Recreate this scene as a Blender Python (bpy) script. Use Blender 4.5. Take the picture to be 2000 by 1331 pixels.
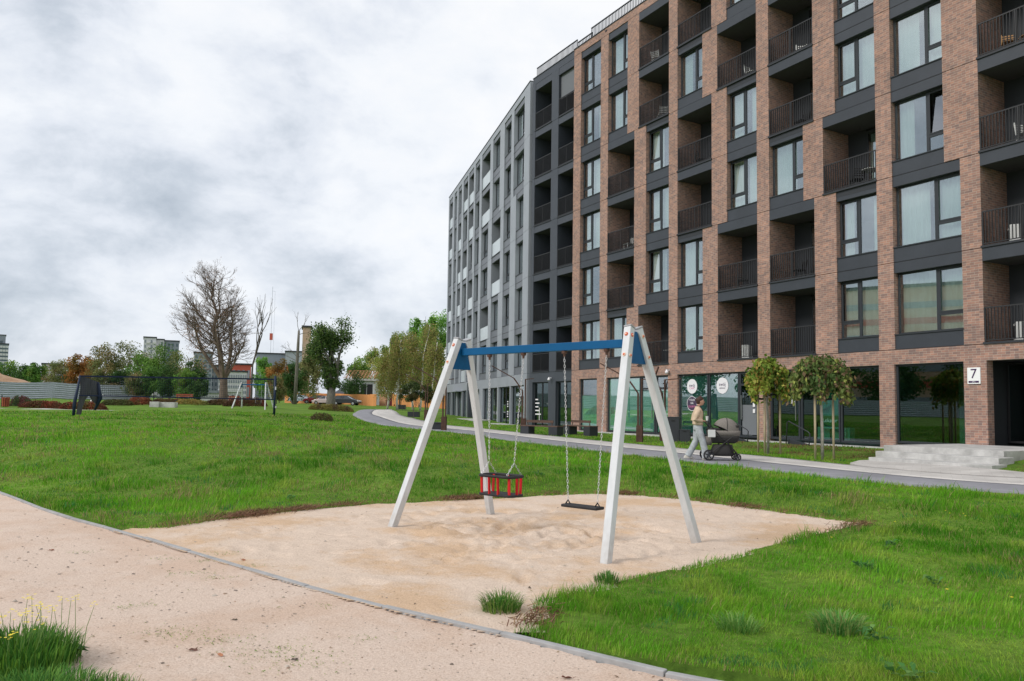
import bpy, bmesh, math, random
import numpy as np
from mathutils import Vector, Matrix
R=math.radians; PI=math.pi
scn=bpy.context.scene
for o in list(bpy.data.objects): bpy.data.objects.remove(o)
# ---------------------------------------------------------------- camera
FPX,PITCH,ROLL,CY=1533.68,0.0651,0.0139,699.0
cam=bpy.data.objects.new('Camera',bpy.data.cameras.new('Camera')); scn.collection.objects.link(cam); scn.camera=cam
cam.data.sensor_width=36; cam.data.lens=36*FPX/2000; cam.data.clip_start=.1; cam.data.clip_end=3000
cam.data.shift_y=(CY-665.5)/2000
cam.matrix_world=Matrix.Rotation(PI/2+PITCH,4,'X')@Matrix.Rotation(ROLL,4,'Z')
# ---------------------------------------------------------------- light
SUN_EL,SUN_AZ=R(38),R(-118)       # azimuth measured from +Y clockwise (the sun is behind the clouds, left and a little behind the camera)
scn.view_settings.view_transform='Standard'; scn.view_settings.look='None'
scn.view_settings.exposure=0.53; scn.view_settings.gamma=1
w=bpy.data.worlds.new('World'); scn.world=w; w.use_nodes=True
nt=w.node_tree; N=nt.nodes; N.clear(); LK=nt.links.new
def nn(t,**k):
    n=N.new(t)
    for a,b in k.items(): setattr(n,a,b)
    return n
out=nn('ShaderNodeOutputWorld')
sky=nn('ShaderNodeTexSky'); sky.sky_type='NISHITA'; sky.sun_disc=False; sky.sun_elevation=SUN_EL; sky.sun_rotation=SUN_AZ
bg=nn('ShaderNodeBackground'); bg.inputs[1].default_value=.09; LK(sky.outputs[0],bg.inputs[0])
tc=nn('ShaderNodeTexCoord'); sep=nn('ShaderNodeSeparateXYZ'); LK(tc.outputs['Generated'],sep.inputs[0])
def mth(op,a,b=None,clamp=False):
    n=nn('ShaderNodeMath',operation=op); n.use_clamp=clamp
    for i,v in enumerate((a,b)):
        if v is None: continue
        if isinstance(v,(int,float)): n.inputs[i].default_value=v
        else: LK(v,n.inputs[i])
    return n.outputs[0]
def noise(scale,det,rough,off,dist=0.,sz=2.2):
    mp=nn('ShaderNodeMapping'); mp.inputs['Location'].default_value=off; mp.inputs['Scale'].default_value=(1,1,sz); LK(tc.outputs['Generated'],mp.inputs[0])
    n=nn('ShaderNodeTexNoise'); n.inputs['Scale'].default_value=scale; n.inputs['Detail'].default_value=det
    n.inputs['Roughness'].default_value=rough; n.inputs['Distortion'].default_value=dist; LK(mp.outputs[0],n.inputs[0]); return n.outputs[0]
n1=noise(2.7,12,.56,(3.4,.7,0.2),.15,1.75)
n2=noise(1.05,3,.5,(1.3,2.2,4.),.1,2.0)
n3=noise(7.5,9,.6,(1.0,5.0,0.),.2,1.7)
mix=mth('ADD',mth('ADD',mth('MULTIPLY',n1,.50),mth('MULTIPLY',n2,.22)),mth('MULTIPLY',n3,.28))
# thinner, brighter cloud higher up; thicker banks towards the horizon and to the left
lift=mth('MULTIPLY',mth('MINIMUM',sep.outputs[2],.45),.16)
side=mth('ADD',mth('MULTIPLY',mth('MAXIMUM',sep.outputs[0],-.5),.18),.038)
mix=mth('ADD',mth('ADD',mix,lift),side)
cr=nn('ShaderNodeValToRGB'); LK(mix,cr.inputs[0]); e=cr.color_ramp.elements
e[0].position=.40; e[0].color=(.31,.355,.41,1)
e[1].position=.63; e[1].color=(.71,.715,.725,1)
for p,c in ((.465,(.44,.48,.535,1)),(.515,(.57,.60,.65,1)),(.565,(.66,.68,.71,1))):
    x=e.new(p); x.color=c
bg2=nn('ShaderNodeBackground'); bg2.inputs[1].default_value=1.0; LK(cr.outputs[0],bg2.inputs[0])
ms=nn('ShaderNodeMixShader'); ms.inputs[0].default_value=.93; LK(bg.outputs[0],ms.inputs[1]); LK(bg2.outputs[0],ms.inputs[2]); LK(ms.outputs[0],out.inputs[0])
sl=bpy.data.lights.new('Sun','SUN'); sl.energy=1.5; sl.angle=R(18); sl.color=(1,.95,.88)
so=bpy.data.objects.new('Sun',sl); scn.collection.objects.link(so)
sd=Vector((math.sin(SUN_AZ)*math.cos(SUN_EL),math.cos(SUN_AZ)*math.cos(SUN_EL),math.sin(SUN_EL)))
so.rotation_euler=sd.to_track_quat('Z','Y').to_euler()
# ---------------------------------------------------------------- helpers
def ray(u,v):
    r2=(u-1000)/FPX; u2=(CY-v)/FPX; c,s=math.cos(ROLL),math.sin(ROLL)
    x=r2*c-u2*s; up=r2*s+u2*c; cp,sp=math.cos(PITCH),math.sin(PITCH)
    return Vector((x,cp-up*sp,sp+up*cp))
def atz(u,v,z): r=ray(u,v); return r*(z/r.z)
def atY(u,v,Y): r=ray(u,v); return r*(Y/r.y)
COL=scn.collection
def tag(o,label=None,cat=None,group=None,kind=None):
    if label: o['label']=label
    if cat: o['category']=cat
    if group: o['group']=group
    if kind: o['kind']=kind
    return o
def empty(name,loc=(0,0,0),rz=0.,label=None,cat=None,group=None):
    o=bpy.data.objects.new(name,None); COL.objects.link(o); o.location=loc; o.rotation_euler=(0,0,rz); o.empty_display_size=.2
    return tag(o,label,cat,group)
def copy_tree(o,parent=None):
    c=o.copy(); COL.objects.link(c); c.parent=parent
    for ch in o.children: copy_tree(ch,c)
    return c
class MB:
    def __init__(s): s.v=[]; s.f=[]; s.m=[]; s.mi=0
    def add(s,vs,fs):
        b=len(s.v); s.v+= [tuple(p) for p in vs]; s.f+=[tuple(b+i for i in f) for f in fs]; s.m+=[s.mi]*len(fs); return s
    def box(s,x0,x1,y0,y1,z0,z1):
        if x0>x1:x0,x1=x1,x0
        if y0>y1:y0,y1=y1,y0
        if z0>z1:z0,z1=z1,z0
        return s.add([(x0,y0,z0),(x1,y0,z0),(x1,y1,z0),(x0,y1,z0),(x0,y0,z1),(x1,y0,z1),(x1,y1,z1),(x0,y1,z1)],
          [(0,3,2,1),(4,5,6,7),(0,1,5,4),(1,2,6,5),(2,3,7,6),(3,0,4,7)])
    def bar(s,a,b,wx,wy=None,up=(0,0,1)):
        a=Vector(a);b=Vector(b); wy=wy or wx; d=(b-a).normalized(); u=Vector(up)
        if abs(d.dot(u))>.98: u=Vector((1,0,0))
        x=d.cross(u).normalized(); y=x.cross(d).normalized(); x*=wx/2; y*=wy/2
        return s.add([a-x-y,a+x-y,a+x+y,a-x+y,b-x-y,b+x-y,b+x+y,b-x+y],[(0,3,2,1),(4,5,6,7),(0,1,5,4),(1,2,6,5),(2,3,7,6),(3,0,4,7)])
    def tube(s,pts,rad,seg=8,cap=True,closed=False):
        pts=[Vector(p) for p in pts]; n=len(pts)
        if isinstance(rad,(int,float)): rad=[rad]*n
        vs=[];px=None
        for i,p in enumerate(pts):
            if closed: d=(pts[(i+1)%n]-pts[i-1])
            else: d=(pts[min(i+1,n-1)]-pts[max(i-1,0)])
            d=d.normalized() if d.length>1e-9 else Vector((0,0,1))
            if px is None:
                px=d.cross(Vector((0,0,1)) if abs(d.z)<.9 else Vector((1,0,0))).normalized()
            else:
                px=(px-d*px.dot(d)); px=px.normalized() if px.length>1e-6 else d.orthogonal().normalized()
            py=d.cross(px)
            for k in range(seg):
                a=2*PI*k/seg; vs.append(p+px*math.cos(a)*rad[i]+py*math.sin(a)*rad[i])
        fs=[]
        for i in range(n if closed else n-1):
            j=(i+1)%n
            for k in range(seg):
                k2=(k+1)%seg; fs.append((i*seg+k,i*seg+k2,j*seg+k2,j*seg+k))
        if cap and not closed: fs+=[tuple(range(seg))[::-1],tuple((n-1)*seg+k for k in range(seg))]
        return s.add(vs,fs)
    def loft(s,rings):   # rings: list of lists of points (same count)
        n=len(rings[0]); vs=[p for r in rings for p in r]; fs=[]
        for i in range(len(rings)-1):
            for k in range(n): fs.append((i*n+k,i*n+(k+1)%n,(i+1)*n+(k+1)%n,(i+1)*n+k))
        fs+=[tuple(range(n))[::-1],tuple((len(rings)-1)*n+k for k in range(n))]
        return s.add(vs,fs)
    def ball(s,c,rx,ry=None,rz=None,seg=10,rings=6):
        ry=ry or rx; rz=rz or rx; c=Vector(c); vs=[c+Vector((0,0,-rz))]; fs=[]
        for i in range(1,rings):
            a=-PI/2+PI*i/rings
            for k in range(seg):
                b=2*PI*k/seg; vs.append(c+Vector((rx*math.cos(a)*math.cos(b),ry*math.cos(a)*math.sin(b),rz*math.sin(a))))
        vs.append(c+Vector((0,0,rz))); last=len(vs)-1
        for k in range(seg):
            fs.append((0,1+(k+1)%seg,1+k)); fs.append((last,1+(rings-2)*seg+k,1+(rings-2)*seg+(k+1)%seg))
        for i in range(rings-2):
            for k in range(seg): fs.append((1+i*seg+k,1+i*seg+(k+1)%seg,1+(i+1)*seg+(k+1)%seg,1+(i+1)*seg+k))
        return s.add(vs,fs)
    def prism(s,poly,z0,z1):   # poly list of (x,y)
        n=len(poly); vs=[(p[0],p[1],z0) for p in poly]+[(p[0],p[1],z1) for p in poly]
        return s.add(vs,[tuple(range(n))[::-1],tuple(range(n,2*n))]+[(i,(i+1)%n,n+(i+1)%n,n+i) for i in range(n)])
    def build(s,name,mat,parent=None,smooth=False,bevel=0.):
        me=bpy.data.meshes.new(name); me.from_pydata(s.v,[],s.f)
        for m in (mat if isinstance(mat,(list,tuple)) else [mat]): me.materials.append(m)
        if any(s.m): me.polygons.foreach_set('material_index',s.m)
        if smooth: me.polygons.foreach_set('use_smooth',[True]*len(me.polygons))
        bm=bmesh.new(); bm.from_mesh(me); bmesh.ops.recalc_face_normals(bm,faces=bm.faces); bm.to_mesh(me); bm.free()
        o=bpy.data.objects.new(name,me); COL.objects.link(o)
        if parent is not None: o.parent=parent
        if bevel: b=o.modifiers.new('b','BEVEL'); b.width=bevel; b.segments=2; b.limit_method='ANGLE'
        return o
def npmesh(name,verts,quads,mat,parent=None,col=None,tris=None,smooth=False):
    me=bpy.data.meshes.new(name); nv=len(verts); me.vertices.add(nv); me.vertices.foreach_set('co',np.asarray(verts,np.float32).ravel())
    nq=0 if quads is None else len(quads); ntr=0 if tris is None else len(tris)
    loops=np.concatenate([np.asarray(quads,np.int32).ravel() if nq else np.zeros(0,np.int32), np.asarray(tris,np.int32).ravel() if ntr else np.zeros(0,np.int32)])
    me.loops.add(len(loops)); me.loops.foreach_set('vertex_index',loops.astype(np.int32))
    st=np.concatenate([np.arange(nq)*4, nq*4+np.arange(ntr)*3]).astype(np.int32)
    tot=np.concatenate([np.full(nq,4),np.full(ntr,3)]).astype(np.int32)
    me.polygons.add(nq+ntr); me.polygons.foreach_set('loop_start',st); me.polygons.foreach_set('loop_total',tot)
    if smooth: me.polygons.foreach_set('use_smooth',np.ones(nq+ntr,bool))
    me.update(calc_edges=True)
    if col is not None:
        a=me.attributes.new('Col','FLOAT_COLOR','FACE'); c=np.ones((nq+ntr,4),np.float32); c[:,:3]=col; a.data.foreach_set('color',c.ravel())
    me.materials.append(mat); o=bpy.data.objects.new(name,me); COL.objects.link(o)
    if parent is not None: o.parent=parent
    return o
# value noise
_rs=np.random.RandomState(5); _tab=_rs.rand(256,256)
def vnoise(x,y):
    x=np.asarray(x,float);y=np.asarray(y,float); xi=np.floor(x).astype(int); yi=np.floor(y).astype(int); fx=x-xi; fy=y-yi
    fx=fx*fx*(3-2*fx); fy=fy*fy*(3-2*fy); a=_tab[xi%256,yi%256];b=_tab[(xi+1)%256,yi%256];c=_tab[xi%256,(yi+1)%256];d=_tab[(xi+1)%256,(yi+1)%256]
    return (a*(1-fx)+b*fx)*(1-fy)+(c*(1-fx)+d*fx)*fy
def fbm(x,y,o=4):
    s=0;a=.5
    for i in range(o): s=s+a*vnoise(x*2**i+17*i,y*2**i+31*i); a*=.5
    return s
# ---------------------------------------------------------------- materials
MATS={}
def mat(name,col,rough=.7,metal=0.,spec=.3,var=0.,vscale=8.,bump=0.,bscale=40.,coat=0.,col2=None,stretch=(1,1,1)):
    m=bpy.data.materials.new(name); m.use_nodes=True; t=m.node_tree; b=t.nodes['Principled BSDF']
    b.inputs['Base Color'].default_value=(*col,1); b.inputs['Roughness'].default_value=rough; b.inputs['Metallic'].default_value=metal
    b.inputs['Specular IOR Level'].default_value=spec; b.inputs['Coat Weight'].default_value=coat
    tcn=t.nodes.new('ShaderNodeTexCoord'); mp=t.nodes.new('ShaderNodeMapping'); mp.inputs['Scale'].default_value=stretch; t.links.new(tcn.outputs['Object'],mp.inputs[0])
    if var or col2:
        n=t.nodes.new('ShaderNodeTexNoise'); n.inputs['Scale'].default_value=vscale; n.inputs['Detail'].default_value=6; n.inputs['Roughness'].default_value=.65
        t.links.new(mp.outputs[0],n.inputs[0]); r=t.nodes.new('ShaderNodeValToRGB'); t.links.new(n.outputs[0],r.inputs[0])
        c2=col2 or tuple(c*(1-var) for c in col); c1=col if col2 else tuple(min(1,c*(1+var)) for c in col)
        r.color_ramp.elements[0].position=.35; r.color_ramp.elements[0].color=(*c2,1); r.color_ramp.elements[1].position=.65; r.color_ramp.elements[1].color=(*c1,1)
        t.links.new(r.outputs[0],b.inputs['Base Color'])
    if bump:
        n=t.nodes.new('ShaderNodeTexNoise'); n.inputs['Scale'].default_value=bscale; n.inputs['Detail'].default_value=8; n.inputs['Roughness'].default_value=.7
        t.links.new(mp.outputs[0],n.inputs[0]); bp=t.nodes.new('ShaderNodeBump'); bp.inputs['Strength'].default_value=bump; bp.inputs['Distance'].default_value=.02
        t.links.new(n.outputs[0],bp.inputs['Height']); t.links.new(bp.outputs[0],b.inputs['Normal'])
    MATS[name]=m; return m
def leafmat(name,trans=.35,rough=.55,gain=1.):
    m=bpy.data.materials.new(name); m.use_nodes=True; t=m.node_tree; t.nodes.clear()
    o=t.nodes.new('ShaderNodeOutputMaterial'); a=t.nodes.new('ShaderNodeAttribute'); a.attribute_name='Col'
    d=t.nodes.new('ShaderNodeBsdfPrincipled'); d.inputs['Roughness'].default_value=rough; d.inputs['Specular IOR Level'].default_value=.12; tr=t.nodes.new('ShaderNodeBsdfTranslucent'); x=t.nodes.new('ShaderNodeMixShader')
    x.inputs[0].default_value=trans; t.links.new(a.outputs['Color'],d.inputs['Base Color']); t.links.new(a.outputs['Color'],tr.inputs[0])
    t.links.new(d.outputs[0],x.inputs[1]); t.links.new(tr.outputs[0],x.inputs[2]); t.links.new(x.outputs[0],o.inputs[0]); return m
def glassmat(name,tint,refl=.12,rough=.0,see=1.):
    m=bpy.data.materials.new(name); m.use_nodes=True; t=m.node_tree; t.nodes.clear(); o=t.nodes.new('ShaderNodeOutputMaterial')
    tr=t.nodes.new('ShaderNodeBsdfTransparent'); tr.inputs[0].default_value=(*tint,1); g=t.nodes.new('ShaderNodeBsdfGlossy'); g.inputs['Roughness'].default_value=rough
    g.inputs[0].default_value=(.95,.97,1,1); f=t.nodes.new('ShaderNodeLayerWeight'); f.inputs[0].default_value=.5; pw=t.nodes.new('ShaderNodeMath'); pw.operation='POWER'; pw.inputs[1].default_value=4.
    ma=t.nodes.new('ShaderNodeMath'); ma.operation='MULTIPLY_ADD'; ma.inputs[1].default_value=.85; ma.inputs[2].default_value=refl; ma.use_clamp=True
    x=t.nodes.new('ShaderNodeMixShader'); t.links.new(f.outputs['Facing'],pw.inputs[0]); t.links.new(pw.outputs[0],ma.inputs[0]); t.links.new(ma.outputs[0],x.inputs[0])
    tc_=t.nodes.new('ShaderNodeTexCoord'); nz=t.nodes.new('ShaderNodeTexNoise'); nz.inputs['Scale'].default_value=1.1; nz.inputs['Detail'].default_value=1
    bp=t.nodes.new('ShaderNodeBump'); bp.inputs['Strength'].default_value=.0; bp.inputs['Distance'].default_value=.02; t.links.new(tc_.outputs['Object'],nz.inputs[0]); t.links.new(nz.outputs[0],bp.inputs['Height']); pass
    t.links.new(tr.outputs[0],x.inputs[1]); t.links.new(g.outputs[0],x.inputs[2]); t.links.new(x.outputs[0],o.inputs[0]); MATS[name]=m; return m
def brickmat():
    m=bpy.data.materials.new('brick'); m.use_nodes=True; t=m.node_tree; b=t.nodes['Principled BSDF']; L=t.links.new
    tcn=t.nodes.new('ShaderNodeTexCoord'); s=t.nodes.new('ShaderNodeSeparateXYZ'); L(tcn.outputs['Object'],s.inputs[0]); a=t.nodes.new('ShaderNodeMath'); L(s.outputs[0],a.inputs[0]); L(s.outputs[1],a.inputs[1])
    c=t.nodes.new('ShaderNodeCombineXYZ'); L(a.outputs[0],c.inputs[0]); L(s.outputs[2],c.inputs[1])
    br=t.nodes.new('ShaderNodeTexBrick'); L(c.outputs[0],br.inputs['Vector']); br.inputs['Scale'].default_value=1; br.inputs['Brick Width'].default_value=.25; br.inputs['Row Height'].default_value=.077
    br.inputs['Mortar Size'].default_value=.0075; br.inputs['Mortar Smooth'].default_value=.2; br.inputs['Bias'].default_value=-.1
    br.inputs['Color1'].default_value=(.36,.215,.17,1); br.inputs['Color2'].default_value=(.26,.178,.155,1); br.inputs['Mortar'].default_value=(.40,.34,.30,1)
    n=t.nodes.new('ShaderNodeTexNoise'); n.inputs['Scale'].default_value=.55; n.inputs['Detail'].default_value=9; n.inputs['Roughness'].default_value=.72; L(c.outputs[0],n.inputs[0])
    mx=t.nodes.new('ShaderNodeMix'); mx.data_type='RGBA'; mx.blend_type='OVERLAY'; mx.inputs[0].default_value=.42; L(br.outputs[0],mx.inputs[6]); L(n.outputs[0],mx.inputs[7])
    # per-brick odd tones
    v=t.nodes.new('ShaderNodeTexWhiteNoise'); v.noise_dimensions='2D'
    q=t.nodes.new('ShaderNodeVectorMath'); q.operation='SNAP'; q.inputs[1].default_value=(.125,.077,1); L(c.outputs[0],q.inputs[0]); L(q.outputs[0],v.inputs[0])
    rr=t.nodes.new('ShaderNodeValToRGB'); L(v.outputs[0],rr.inputs[0]); rr.color_ramp.elements[0].color=(.6,.62,.68,1); rr.color_ramp.elements[1].color=(1.35,1.2,1.1,1); rr.color_ramp.interpolation='LINEAR'
    m2=t.nodes.new('ShaderNodeMix'); m2.data_type='RGBA'; m2.blend_type='MULTIPLY'; m2.inputs[0].default_value=.6; L(mx.outputs[2],m2.inputs[6]); L(rr.outputs[0],m2.inputs[7]); L(m2.outputs[2],b.inputs['Base Color'])
    b.inputs['Roughness'].default_value=.85; b.inputs['Specular IOR Level'].default_value=.2
    bp=t.nodes.new('ShaderNodeBump'); bp.inputs['Strength'].default_value=.5; bp.inputs['Distance'].default_value=.01; bp.invert=True; L(br.outputs['Fac'],bp.inputs['Height']); L(bp.outputs[0],b.inputs['Normal'])
    return m
M_brick=brickmat()
M_dark=mat('dark_metal',(.042,.048,.060),.45,spec=.4,var=.1,vscale=1.2)
M_slot=mat('shadow_gap_metal',(.03,.03,.033),.6)
M_frame=mat('window_frame',(.035,.04,.047),.45)
M_rail=mat('railing_metal',(.025,.025,.028),.5,spec=.4)
M_soffit=mat('balcony_soffit',(.07,.07,.078),.85)
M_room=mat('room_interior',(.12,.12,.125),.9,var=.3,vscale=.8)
M_curtain=mat('curtain_cloth',(.62,.64,.645),.9,var=.06,vscale=2,stretch=(4,1,.3))
M_glass=glassmat('window_glass',(.84,.92,.89),.30)
M_shop=glassmat('shop_glass',(.42,.64,.60),.13)
M_film=mat('frosted_film',(.34,.66,.55),.35,spec=.5,var=.08,vscale=.7)
M_film2=mat('teal_film',(.06,.20,.18),.3,spec=.5,var=.1,vscale=.7)
M_lightclad=mat('light_cladding',(.28,.30,.34),.42,spec=.5,var=.07,vscale=.8)
M_lightclad2=mat('mid_cladding',(.13,.14,.165),.45,spec=.5,var=.08,vscale=.8)
M_darkclad=mat('dark_cladding',(.05,.057,.072),.45,spec=.45,var=.08,vscale=.8)
M_frost=mat('frosted_glass_panel',(.50,.55,.60),.25,spec=.6,var=.05,vscale=.7)
M_conc=mat('concrete',(.42,.41,.40),.85,var=.18,vscale=3,bump=.25,bscale=30)
M_conclight=mat('pale_concrete',(.46,.455,.445),.85,var=.22,vscale=2.2,bump=.2,bscale=30)
M_white=mat('white_paint',(.62,.62,.62),.6,var=.05,vscale=4)
M_black=mat('black_plastic',(.018,.018,.02),.5)
M_corten=mat('weathered_steel',(.075,.038,.028),.7,var=.3,vscale=6)
M_anth=mat('anthracite_metal',(.035,.038,.045),.5)
M_bark=mat('bark',(.10,.085,.07),.9,var=.35,vscale=6,bump=.6,bscale=20,stretch=(3,3,.6))
M_barkgrey=mat('grey_bark',(.15,.14,.12),.9,var=.3,vscale=6,bump=.4,bscale=20,stretch=(2,2,.6))
M_birch=mat('birch_bark',(.62,.60,.55),.8,var=.2,vscale=5,stretch=(.6,.6,4))
M_stake=mat('stake_wood',(.40,.33,.22),.85,var=.2,vscale=5,stretch=(4,4,.4))
M_leaf=leafmat('leaves'); M_grass=leafmat('grass_blades',.4,.5)
M_timber=mat('timber',(.36,.20,.10),.8,var=.2,vscale=4)
M_orangeboard=mat('orange_board',(.62,.27,.10),.75,var=.15,vscale=.6,stretch=(1,1,.2))
M_sheet=mat('sheet_metal',(.42,.46,.52),.42,spec=.5,var=.06,vscale=1)
# ---------------------------------------------------------------- terrain height
FA,FD=0.5151,49.75
fd=Vector((math.sin(FA),-math.cos(FA),0)); fn=Vector((-math.cos(FA),-math.sin(FA),0))
def fac(s,out,z): return Vector((0,FD,0))+fd*s+fn*out+Vector((0,0,z))
CP=[(-14,14,-1.6),(-9.1,14,-1.6),(-5,10,-1.6),(-4,4,-1.6),(0,3,-1.6),(0,8,-1.6),(2,10.5,-1.6),(3.5,12,-1.6),(5.2,10.8,-1.55),(7,6,-1.6),(14,4,-1.55),(-1,12.6,-1.6),(-4,12,-1.55),(-12,0,-1.6),(10,-10,-1.6),(-10,-15,-1.6),
(9.2,14.2,-1.4),(7.5,16,-1.39),(6.55,18.3,-1.38),(4.7,21.4,-1.36),(3.3,23.7,-1.35),(1.78,26.8,-1.33),(-1.69,37.3,-1.24),(-4.6,42.4,-1.18),(-7.6,46.,-1.12),(-9.1,49.8,-1.0),(-14.3,72.6,-.6),(-15.3,89.3,-.33),
(10.7,16.6,-1.37),(10.4,17.8,-1.36),(9.1,20.9,-1.36),(8,22.4,-1.35),(6.9,24.2,-1.34),(6.,28.9,-1.3),(4.2,32.3,-1.3),(2.2,34.5,-1.27),(0,40,-1.2),(-2.9,46.2,-1.1),(-9.2,69,-.76),
(-4.6,16.6,-1.25),(-8,20,-1.2),(-11.5,25,-1.02),(-17.5,39,-.8),(-24.5,44,-.72),(-14.5,48,-.67),(-22,68,-.2),(-32,60,-.55),(-12,30,-1.08),(-5,28,-1.2),
(3.7,43.2,-1.17),(10.3,31.6,-1.17),(13,26.5,-1.16),(16,20,-.95),(13.0,17.6,-1.2),(10.1,22.2,-1.40),(11.3,18.9,-1.40),(9.4,21.2,-1.38),(14.4,19.6,-.98),(1.1,48,-.98),(-6.3,75,-.6),(30,0,-1.1),(-54,118,.5),(-60,93,.33),(-48,88,.3),(-62,60,-.1),(-66,30,-.6),
(-17,75,-.3),(-11.4,48,-.75),(-20,125,.15),(-40,150,.5),(-10,160,.4),(-100,150,1.),(-120,50,.4),(-60,300,2.),(100,300,2.),(-300,300,3.),(300,100,1.),(-300,-50,0.),(0,500,3.)]
_cp=np.array(CP)
def _tps(d2): return np.where(d2>1e-9,.5*d2*np.log(np.maximum(d2,1e-9)),0)
def _fit():
    P=_cp[:,:2]; n=len(P); K=_tps(((P[:,None]-P[None])**2).sum(-1))+np.eye(n)*8.0
    A=np.zeros((n+3,n+3)); A[:n,:n]=K; A[:n,n]=1; A[:n,n+1:]=P; A[n,:n]=1; A[n+1:,:n]=P.T
    return np.linalg.solve(A,np.concatenate([_cp[:,2],np.zeros(3)]))
_w=_fit(); SANDP=None; PATHL=[(16,9),(10,15),(6.3,20),(2.6,28),(-1.5,38),(-6.8,47),(-9,55),(-13,73),(-15,89)]
def gzs(x,y):
    x=np.asarray(x,float); y=np.asarray(y,float); o=_w[-3]+_w[-2]*x+_w[-1]*y
    for i,(px,py,_) in enumerate(CP): o=o+_w[i]*_tps((x-px)**2+(y-py)**2)
    o=np.clip(o,-1.75,4)
    if SANDP is not None:
        d=pdist(x,y,SANDP); i=inpoly(x,y,SANDP); w_=np.where(i,1,np.clip(1-(d-.15)/1.1,0,1)); w_=w_*w_*(3-2*w_); pm=np.clip(pdist(x,y,PATHL,False)/3-.5,0,1)*np.clip(pdist(x,y,[(3,44),(14,24)],False)/4-.8,0,1); o=o+.34*np.exp(-((x+7.5)/6.5)**2-((y-23)/5.5)**2)+(fbm(x*.22+3,y*.22+7,3)-.44)*.42*pm; o=o*(1-w_)+w_*-1.59
    return o
def gz(x,y): return float(gzs(np.array([x]),np.array([y]))[0])
def inpoly(x,y,poly):
    x=np.asarray(x);y=np.asarray(y); c=np.zeros(x.shape,bool); n=len(poly)
    for i in range(n):
        x1,y1=poly[i];x2,y2=poly[(i+1)%n]
        if y1==y2: continue
        c^=((y1>y)!=(y2>y))&(x<(x2-x1)*(y-y1)/(y2-y1)+x1)
    return c
def pdist(x,y,poly,closed=True):
    d=np.full(np.shape(x),1e9); n=len(poly)
    for i in range(n if closed else n-1):
        a=np.array(poly[i]);b=np.array(poly[(i+1)%n]); ab=b-a; L2=(ab**2).sum()+1e-12
        t=np.clip(((x-a[0])*ab[0]+(y-a[1])*ab[1])/L2,0,1); d=np.minimum(d,np.hypot(x-a[0]-t*ab[0],y-a[1]-t*ab[1]))
    return d
def smoothline(pts,step=.5):
    pts=[Vector((p[0],p[1])) for p in pts]; out=[]
    for i in range(len(pts)-1):
        p0=pts[max(i-1,0)];p1=pts[i];p2=pts[i+1];p3=pts[min(i+2,len(pts)-1)]; n=max(1,int((p2-p1).length/step))
        for k in range(n):
            t=k/n; out.append(.5*((2*p1)+(-p0+p2)*t+(2*p0-5*p1+4*p2-p3)*t*t+(-p0+3*p1-3*p2+p3)*t**3))
    out.append(pts[-1]); return [(p.x,p.y) for p in out]
# ================================================================ ground
def groundmat():
    m=bpy.data.materials.new('lawn_soil'); m.use_nodes=True; t=m.node_tree; b=t.nodes['Principled BSDF']; L=t.links.new
    tcn=t.nodes.new('ShaderNodeTexCoord')
    def nz(sc,d): n=t.nodes.new('ShaderNodeTexNoise'); n.inputs['Scale'].default_value=sc; n.inputs['Detail'].default_value=d; n.inputs['Roughness'].default_value=.7; L(tcn.outputs['Object'],n.inputs[0]); return n
    a=nz(.35,5); r=t.nodes.new('ShaderNodeValToRGB'); L(a.outputs[0],r.inputs[0]); e=r.color_ramp.elements
    e[0].position=.3; e[0].color=(.075,.15,.022,1); e[1].position=.7; e[1].color=(.16,.28,.042,1)
    c=nz(9,8); r2=t.nodes.new('ShaderNodeValToRGB'); L(c.outputs[0],r2.inputs[0]); r2.color_ramp.elements[0].position=.3; r2.color_ramp.elements[0].color=(.55,.55,.5,1); r2.color_ramp.elements[1].position=.7; r2.color_ramp.elements[1].color=(1.25,1.2,1.1,1)
    x=t.nodes.new('ShaderNodeMix'); x.data_type='RGBA'; x.blend_type='MULTIPLY'; x.inputs[0].default_value=1; L(r.outputs[0],x.inputs[6]); L(r2.outputs[0],x.inputs[7]); L(x.outputs[2],b.inputs['Base Color'])
    b.inputs['Roughness'].default_value=.95; b.inputs['Specular IOR Level'].default_value=.1
    bp=t.nodes.new('ShaderNodeBump'); bp.inputs['Strength'].default_value=.8; bp.inputs['Distance'].default_value=.05; L(c.outputs[0],bp.inputs['Height']); L(bp.outputs[0],b.inputs['Normal']); return m
# outlines (plan), metres
SAND_PX=[(260,1032),(285,1032),(330,1031),(400,1020),(480,1009),(560,1000),(640,992),(720,985),(830,980),(920,975),(1000,972),(1080,967),(1150,965),(1230,967),(1300,972),(1380,982),(1450,991),(1530,1002),(1600,1012),(1690,1024),(1650,1034),(1580,1050),(1500,1070),(1430,1092),(1340,1112),(1250,1126),(1200,1148),(1140,1158),(1090,1170),(1062,1182),(1068,1205),(1042,1222),(1050,1232)]
sand_poly=[(lambda p:(p.x,p.y))(atz(u,v,-1.6)) for u,v in SAND_PX]
KERB_PX=[(0,962),(100,1000),(230,1036),(400,1086),(600,1145),(750,1185),(900,1218),(1060,1258),(1200,1293),(1400,1333)]
kerb=[(lambda p:(p.x,p.y))(atz(u,v,-1.6)) for u,v in KERB_PX]
kerb=[(kerb[0][0]-8,kerb[0][1]+8.2)]+kerb+[(2.6,4.0),(5.0,2.6),(9,.5)]
kerb=smoothline(kerb,.35)
ki=[i for i,p in enumerate(kerb)]
def near_kerb_index(p): return min(ki,key=lambda i:(kerb[i][0]-p[0])**2+(kerb[i][1]-p[1])**2)
i0=near_kerb_index(sand_poly[0]); i1=near_kerb_index(sand_poly[-1])
sand_full=sand_poly+[kerb[i] for i in range(i1,i0-1,-1)]
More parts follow.
